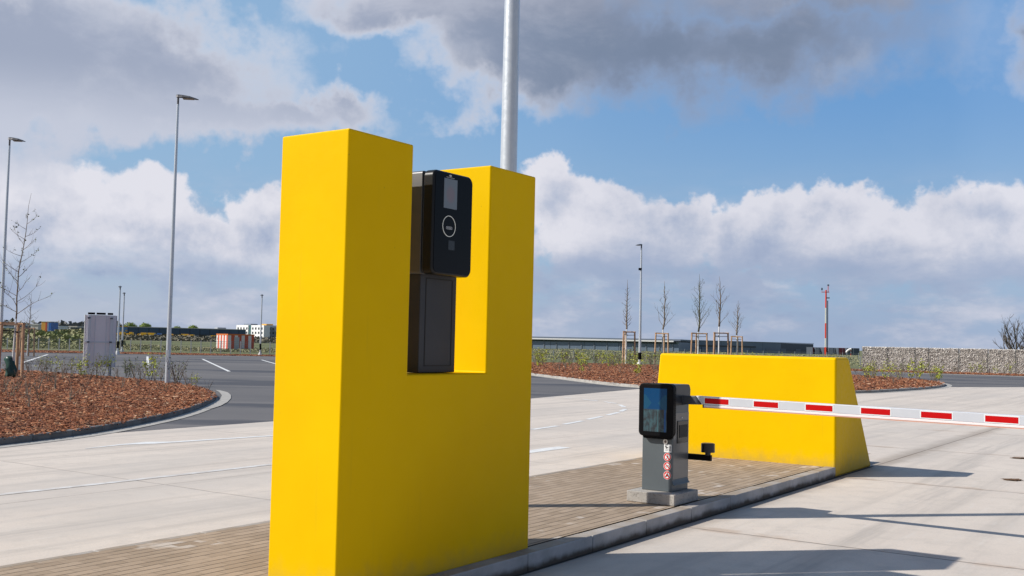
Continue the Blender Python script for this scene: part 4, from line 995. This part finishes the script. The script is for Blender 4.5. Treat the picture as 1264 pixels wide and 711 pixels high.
for i in range(70):
    x_ = rgv.uniform(135, 345); p = far(x_, rgv.uniform(330, 400)); bx.append((p.x, p.y, 0, rgv.uniform(4, 9), 3, rgv.uniform(.8, 2.0)))
foliage('field_scrub', bx, .35, mat('dry_scrub', rough=.9, fn=simple_noise((.12, .115, .085), (.21, .19, .14), .1, .1, .01)), 'brown scrub between the left fence and the blue hall', 9000, seed=8)
# round spring trees behind the blue hall, each a thing
def round_tree(px, dist, top, wpx, m, label, seed, nleaf=900):
    p = far(px, dist); o = empty('round_tree', p, 0, label, 'tree', 'round trees behind the blue hall'); H_ = CAMH+(409.6+.0219*px+.0-top)*dist/F; r_ = wpx/F*dist/2
    MB().tube([(0, 0, 0), (0, 0, H_*.6)], [.35, .2], 7).build('trunk', m_bark, o)
    V = []; Fc = []; rgx = random.Random(seed)
    for _ in range(nleaf):
        d = Vector((rgx.gauss(0, 1), rgx.gauss(0, 1), rgx.gauss(0, 1))).normalized(); rr = rgx.random()**.4; q = Vector((d.x*r_*rr, d.y*r_*rr, H_-r_*.75+d.z*r_*.75*rr*(1 if d.z > 0 else .8)))
        q += Vector((sin(d.x*5+seed), 0, cos(d.x*7+seed)))*r_*.08
        s_ = r_*.13*rgx.uniform(.5, 1.3); w = d.orthogonal().normalized(); u = d.cross(w); w.rotate(Matrix.Rotation(rgx.uniform(0, 6), 3, d)); u = d.cross(w); b = len(V)
        V += [q-w*s_, q+u*s_*.7+d*s_*.3, q+w*s_, q-u*s_*.8]; Fc.append((b, b+1, b+2, b+3))
    me = bpy.data.meshes.new('crown'); me.from_pydata(V, [], Fc); me.materials.append(m); c_ = bpy.data.objects.new('crown', me); COL.objects.link(c_); c_.parent = o
for px_, top, w_, lab_ in ((160, 398, 17, 'round pale green tree above the blue hall, left of the first pair'), (178.5, 398.6, 16, 'round pale green tree above the blue hall, right of the first pair'), (218, 402.6, 11, 'small round tree above the blue hall just right of the tall lamp'), (237.5, 401.5, 13, 'round olive tree above the blue hall, rightmost of the four')):
    round_tree(px_, 680, top, w_, m_fl3, lab_, int(px_))
# bare tree behind the stone wall
def bare_tree(p, h, label, seed):
    o = empty('bare_tree', p, 0, label, 'tree'); rgx = random.Random(seed); m = MB(); tk = MB(); tk.tube([(0, 0, -.1), (0, 0, .7)], [.32, .26], 9); tk.build('trunk', m_bark, o)
    def grow(q, d, ln, r_, dep):
        pts = [q]; dd = d.copy()
        for j in range(4): dd = (dd+Vector((rgx.gauss(0, .10), rgx.gauss(0, .10), .05))).normalized(); pts.append(pts[-1]+dd*ln/4)
        m.tube(pts, [r_, r_*.85, r_*.72, r_*.6, r_*.45], 5)
        if dep > 0:
            for _ in range(rgx.randint(3, 4)):
                j = rgx.randint(1, 4); d2 = (dd+Vector((rgx.gauss(0, .45), rgx.gauss(0, .45), rgx.uniform(-.05, .4)))).normalized(); grow(pts[j], d2, ln*rgx.uniform(.45, .68), r_*.5, dep-1)
    for i in range(11):
        a = i*2*pi/11+rgx.uniform(-.2, .2); el = rgx.uniform(.5, 2.4); grow(Vector((0, 0, .6)), Vector((cos(a), sin(a), el)).normalized(), h*rgx.uniform(.45, .6), .10, 3)
    m.build('crown', mat('dark_bare_bark', (.10, .085, .07), .9), o); return o
bt = far(1259, 100); bare_tree(bt, 4.9, 'leafless dark spreading tree showing above the stone wall at the right edge', 6)

# ------------------------------------------------------------------ far buildings
def fbox(o, name, m, x0, x1, y0, y1, z0, z1, bev=0): return MB().box(x0, x1, y0, y1, z0, z1).build(name, m, o, bevel=bev)
def place(px0, px1, d0, d1, name, label, cat, group=None):
    a = far(px0, d0); b_ = far(px1, d1); u = (b_-a); o = empty(name, a, math.atan2(u.y, u.x), label, cat, group); return o, u.length
m_hallb = mat('blue_cladding', rough=.4, fn=lambda M, b: (lambda p: M.put(b.inputs['Base Color'], M.mix(M.ss(M.m('FRACT', M.m('MULTIPLY', M.sep(p)[0], .17)), .0, .18), (.02, .03, .05), M.mix(M.ss(M.noise(p, .12, 3), .35, .65), (.035, .07, .125), (.05, .09, .15)))))(opos(M)))
m_orange = mat('orange_trim', (.72, .36, .06), .6); m_cream = mat('cream_roof', (.62, .58, .52), .7); m_dkbase = mat('hall_base', (.09, .085, .085), .8)
ho, Lh = place(143, 303, 600, 640, 'blue_hall', 'long low dark blue hall with an orange roof edge on the left horizon', 'hall')
fbox(ho, 'wall', m_hallb, 0, Lh, 0, 60, 2.6, 6.0); fbox(ho, 'base_wall', m_dkbase, .4, Lh-.4, .5, 59, 0, 2.6); fbox(ho, 'roof_edge', m_cream, -.2, Lh+.2, -.25, 60.2, 6.0, 6.35)
fbox(ho, 'end_trim', m_orange, -.3, 6, -.4, 0.0, 6.0, 6.45); fbox(ho, 'blue_panel', mat('light_blue_panel', (.12, .25, .42), .5), 0, 6, -.3, 0., 2.7, 5.9)
for k in range(3): fbox(ho, 'orange_panel', m_orange, .8+k*2, 1.8+k*2, -.42, -.3, 3.6, 4.3)
for k in range(9): fbox(ho, 'loading_door', mat('dock_grey', (.25, .25, .26), .7) if 'dock_grey' not in bpy.data.materials else bpy.data.materials['dock_grey'], 8+k*7.2, 11+k*7.2, .2, .49, .1, 2.4)
fbox(ho, 'roof_unit', mat('roof_unit_grey', (.35, .37, .4), .6), Lh*.80, Lh*.87, 8, 14, 6.35, 7.2)
# office building
m_off = mat('office_white', rough=.6, fn=simple_noise((.88, .88, .87), (.82, .82, .82), .2, .02, .01)); m_offg = mat('office_grey', (.16, .19, .235), .6); m_win = mat('window_glass', (.03, .04, .05), .15)
oo, Lo = place(291, 325, 730, 700, 'office_building', 'white office building with rows of square windows behind the red and white cabin', 'office building')
zt = 9.9
fbox(oo, 'front_wall', m_off, 0, Lo*.44, 0, 20, 0, zt); fbox(oo, 'front_wall', m_off, Lo*.55, Lo, 0, 20, 0, zt); fbox(oo, 'stair_glazing', mat('stair_teal', (.06, .14, .15), .3), Lo*.44, Lo*.55, .6, 18, 0, zt-.2)
for zz in (1.2, 4.1, 7.0):
    for k in range(9):
        x_ = Lo*(.045+.108*k); ww = Lo*.050
        if Lo*.39 < x_ < Lo*.555 or x_+ww > Lo: continue
        w_ = MB().box(x_, x_+ww, -.06, .1, zz, zz+1.4).build('window', m_win, oo); MB().box(x_-.08, x_+ww+.08, -.10, .02, zz-.12, zz-.01).build('sill', m_offg, w_)
fbox(oo, 'roof_unit', m_offg, Lo*.08, Lo*.34, 4, 9, zt, zt+1.0); fbox(oo, 'roof_sign', m_orange, Lo*.74, Lo*.94, 3, 8, zt, zt+.9)
og, Lg = place(325.5, 352, 703, 703, 'office_building', 'grey wing of offices between the far lamp and the tall yellow block', 'office building')
fbox(og, 'wall', m_offg, 0, Lg, 0, 14, 0, 9.0)
for zz in (1.2, 4.1, 6.8):
    for k in range(5): MB().box(1+k*2.3, 2.0+k*2.3, -.06, .1, zz, zz+1.4).build('window', m_win, og)
# striped cabin
m_strp = mat('cabin_stripes', rough=.6, fn=lambda M, b: (lambda p: M.put(b.inputs['Base Color'], M.mix(M.m('GREATER_THAN', M.m('FRACT', M.m('MULTIPLY', M.m('ADD', M.sep(p)[0], M.sep(p)[1]), 1.05)), .47), (.72, .70, .68), (.58, .10, .05))))(opos(M)))
sc_, Ls = place(267, 281, 142, 139, 'striped_cabin', 'small red and white striped cabin beyond the left fence', 'cabin')
dcab = far(314, 146)-far(281, 139)
fbox(sc_, 'wall', m_strp, 0, Ls, 0, 3.7, 0, 1.95); fbox(sc_, 'roof', mat('cabin_roof_orange', (.62, .16, .03), .6), -.03, Ls+.03, -.03, 3.73, 1.95, 2.12)
sc_.rotation_euler = (0, 0, sc_.rotation_euler.z)
MB().box(Ls+.002, Ls+.02, .9, 1.6, .05, 1.7).build('door', mat('cabin_door_grey', (.45, .47, .48), .6), sc_)
MB().box(.35, .48, -.012, .0, 1.3, 1.6).build('number_plate', m_sb, sc_)
# yellow and blue vehicles in front of the hall
m_vy = mat('vehicle_yellow', (.75, .42, .02), .5); m_vb = mat('vehicle_blue', (.03, .13, .42), .5)
def truck(px, dist, ln, h, m, label, grp='parked trucks in front of the blue hall', cab=True):
    o = empty('parked_truck', far(px, dist), radians(4), label, 'truck', grp)
    MB().box(1.7 if cab else 0, ln, 0, 2.4, .9, h).build('cargo_box', m, o, bevel=.05)
    if cab: MB().prism([(0, .6), (1.6, .6), (1.6, h*.82), (.5, h*.82), (0, h*.5)], lambda a, b_, d: (a, d, b_), .05, 2.35).build('cab', m, o, bevel=.05); MB().prism([(.02, h*.52), (.48, h*.80), (.52, h*.80), (.1, h*.5)], lambda a, b_, d: (a, d, b_), .2, 2.2).build('windscreen', m_win, o)
    MB().box(.3, ln, .3, 2.1, .5, .9).build('chassis', m_rubber, o)
    for x_ in (.9, ln-1.0):
        for y_ in (.0, 2.1): MB().tube([(x_, y_, .48), (x_, y_+.3, .48)], .48, 14).build('wheel', m_rubber, o)
    return o
tr_ = [(141.5, 420, 4.0, 3.3, m_vy, 'yellow truck farthest left in front of the blue hall'), (153.5, 425, 3.4, 3.3, m_vy, 'yellow truck second from the left in front of the blue hall'), (168, 430, 4.6, 3.2, m_vy, 'yellow truck third from the left in front of the blue hall'),
       (176, 440, 5.5, 3.2, m_vy, 'yellow truck beside the blue one in front of the blue hall'), (188.5, 440, 3.6, 3.1, m_vb, 'only blue truck in front of the blue hall'), (201, 440, 4.4, 2.9, m_vy, 'yellow truck partly behind the tall lamp post'),
       (218, 440, 5.2, 3.0, m_vy, 'yellow truck just right of the tall lamp post'), (229, 440, 3.6, 2.8, m_vy, 'yellow truck second right of the tall lamp post'), (254, 450, 4.6, 2.6, m_vy, 'yellow truck next to the striped cabin')]
for q in tr_: truck(q[0], q[1], q[2]*.85, q[3]*.82, q[4], q[5])
# small far buildings at the left
def shed(px0, px1, dist, h, m, mr, label, name='distant_building', cat='building', group='small distant buildings at the left'):
    o, l_ = place(px0, px1, dist, dist, name, label, cat, group); fbox(o, 'wall', m, 0, l_, 0, 12, 0, h); fbox(o, 'roof', mr, -.3, l_+.3, -.3, 12.3, h, h+.5)
    nW = max(1, int(l_/5))
    for k in range(nW): fbox(o, 'window', m_win, l_*(k+.3)/nW, l_*(k+.65)/nW, -.05, .1, h*.45, h*.7)
    return o
ob, l_ = place(50, 62, 500, 500, 'coloured_building', 'small block in orange, red and blue stripes behind the left fence', 'building')
fbox(ob, 'orange_wall', m_orange, 0, l_*.42, 0, 8, 0, 6.8); fbox(ob, 'red_wall', mat('panel_red', (.55, .09, .05), .6), l_*.42, l_*.58, 0, 8, 0, 6.8); fbox(ob, 'pale_wall', m_white, l_*.58, l_*.74, .2, 8, 0, 6.6); fbox(ob, 'blue_wall', m_vb, l_*.74, l_, 0, 8, 0, 6.7); fbox(ob, 'roof', m_cream, -.1, l_+.1, -.1, 8.1, 6.8, 7.1)
shed(88, 104, 350, 3.2, m_offg, m_win, 'dark roofed building just left of the white board')
shed(36, 46, 600, 6.2, m_cream, m_white, 'pale flat building left of the coloured block')
shed(65, 71, 560, 5., m_white, m_white, 'tiny white building right of the coloured block'); shed(84, 94, 640, 5.6, m_white, m_cream, 'low white roofed building in the middle of the left horizon', )
shed(8, 20, 420, 4.4, m_offg, m_white, 'grey building behind the stakes at the far left')
shed(-12, 3, 380, 3.2, mat('pale_blue_grey', (.40, .44, .5), .6), m_white, 'pale blue grey building at the left edge')
# long hall on the right
m_h2 = mat('slate_cladding', rough=.45, fn=lambda M, b: (lambda p: M.put(b.inputs['Base Color'], M.mix(M.ss(M.m('FRACT', M.m('MULTIPLY', M.sep(p)[0], .085)), .0, .03), (.05, .07, .09), M.mix(M.ss(M.noise(p, .05, 4), .35, .65), (.13, .18, .25), (.16, .21, .28)))))(opos(M)))
h1, l1 = place(560, 838, 368, 342, 'long_hall', 'long slate blue hall with a pale roof edge on the right horizon', 'hall')
fbox(h1, 'wall', m_h2, 0, l1, 0, 70, 0, 3.15); fbox(h1, 'dark_band', mat('hall_dark_teal', (.02, .04, .045), .5), -.05, l1, -.12, 0, 2.55, 3.15); fbox(h1, 'canopy_edge', m_white, -.1, l1*.98, -1.2, 0., 3.15, 3.6); fbox(h1, 'upper_roof', mat('roof_slate', (.15, .18, .22), .6), l1*.1, l1, 3, 69, 3.5, 4.1)
for k in range(18): fbox(h1, 'downpipe', m_offg, l1*(k+.5)/18, l1*(k+.5)/18+.3, -.2, -.01, 0, 2.55)
h2, l2 = place(835, 1004, 372, 420, 'long_hall', 'plain dark grey hall behind the five staked trees', 'hall')
fbox(h2, 'wall', m_h2, 0, l2*.74, 0, 60, 0, 4.05); fbox(h2, 'end_wall', mat('hall_charcoal', (.075, .095, .13), .5), l2*.74, l2, 0, 60, 0, 3.9); fbox(h2, 'roof_edge', m_offg, -.1, l2+.1, -.15, 60.1, 4.05, 4.2)
fbox(h2, 'dock_band', mat('dock_band', (.05, .06, .075), .5), 0, l2*.55, -.1, 0, 1.9, 2.5)
for k in range(8): fbox(h2, 'dock_door', m_offg, l2*(.05+.115*k), l2*(.05+.115*k)+3, -.15, -.01, 0, 1.8)
# containers
m_cr = mat('container_red', rough=.6, fn=simple_noise((.30, .05, .06), (.24, .045, .05), .5, .1, .01)); m_cg = mat('container_grey', (.38, .40, .44), .6); m_cb = mat('container_dark', (.07, .09, .12), .6)
for x0_, x1_, m_, lb in ((1003, 1006.5, m_cr, 'narrow red container right beside the long hall'), (1007, 1016, m_cg, 'grey container left of the red and white mast'), (1017, 1023, m_cr, 'red container directly behind the red and white mast'), (1023.5, 1034.5, m_cg, 'grey container right of the red and white mast'), (1035, 1045.5, m_cr, 'wide red container beside the wind sock'), (1046, 1061, m_cb, 'dark container nearest the stone wall')):
    o, l_ = place(x0_, x1_, 400, 402, 'shipping_container', lb, 'shipping container', 'shipping containers'); fbox(o, 'body', m_, 0, l_, 0, 2.4, .0, 2.6, .05)
    MB().box(l_*.48, l_*.52, -.05, -.002, .1, 2.5).build('door_bars', m_cg if m_ is not m_cg else m_cb, o); fbox(o, 'corner_frame', m_cb, -.02, .15, -.06, 2.42, -.02, 2.62)
# red and white mast
ms = far(1019.2, 300); mo = empty('antenna_mast', (ms.x, ms.y, 0), 0, 'tall thin red and white striped mast with sensors on top', 'mast'); mh = hz(ms, 358)
m_mr = mat('mast_red', (.62, .05, .02), .5); m_mw = mat('mast_white', (.55, .54, .48), .5)
ys_ = [450, 428.5, 417.5, 399, 380, 364]; zs = [0]+[hz(ms, y) for y in ys_[1:]]+[mh]
for i in range(len(zs)-1): MB().tube([(0, 0, zs[i]+.002), (0, 0, zs[i+1])], .29-.015*i, 10).build('mast_section', m_mr if i % 2 == 0 or i == 5 else m_mw, mo, smooth=False)
MB().tube([(.55, 0, 0), (.5, 0, mh-3)], .13, 6).build('cable_ladder', m_cb, mo)
MB().box(-1.3, .9, -.1, .1, mh-.7, mh-.5).build('cross_arm', m_mr, mo); MB().tube([(.6, 0, mh-.6), (.6, 0, mh+1.3)], .1, 6).build('antenna', m_mr, mo); MB().box(.4, .85, -.2, .2, mh+1.2, mh+1.6).build('wind_sensor', m_cb, mo)
MB().box(-1.35, -1.0, -.15, .15, mh-.1, mh+.6).build('wind_sensor', m_cb, mo); MB().box(.1, 1.0, -.3, .3, mh-2.4, mh-2.1).build('instrument_arm', m_cb, mo)
# wind sock
wsp = far(1050.3, 300); wo = empty('wind_sock', wsp, 0, 'small white wind sock on a red and white pole left of the stone wall', 'wind sock')
MB().tube([(0, 0, 0), (0, 0, 1.9)], .10, 8).build('pole', m_mr, wo); MB().tube([(0, 0, .9), (0, 0, 1.4)], .105, 8).build('pole_band', m_white, wo)
MB().tube([(.1, 0, 2.1), (-.5, 0, 1.95), (-1.1, 0, 1.5), (-1.35, 0, 1.1)], [.34, .32, .26, .2], 12).build('sock', m_white, wo, smooth=True)
# a few loose things on the road: leaf litter lumps
for k, (x_, y_, s_) in enumerate(((1250, 593, .10), (1258, 566, .10))):
    p = G(x_, y_); m = MB(); rgx = random.Random(k); 
    for _ in range(14): m.add([Vector((v.x*.03*rgx.uniform(.6, 1.8), v.y*.02*rgx.uniform(.6, 1.6), v.z*.010))+Vector((rgx.gauss(0, s_*.55), rgx.gauss(0, s_*.4), .008)) for v in iv], ifc)
    o = m.build('dirt_clod', mat('brown_dirt', (.16, .09, .045), .95) if 'brown_dirt' not in bpy.data.materials else bpy.data.materials['brown_dirt']); o.location = (p.x, p.y, .002)
    tag(o, ['brown clod of dirt on the concrete near the right edge, the nearer and larger one', 'brown clod of dirt on the concrete near the right edge, the farther one'][k], 'dirt clod', 'dirt clods')
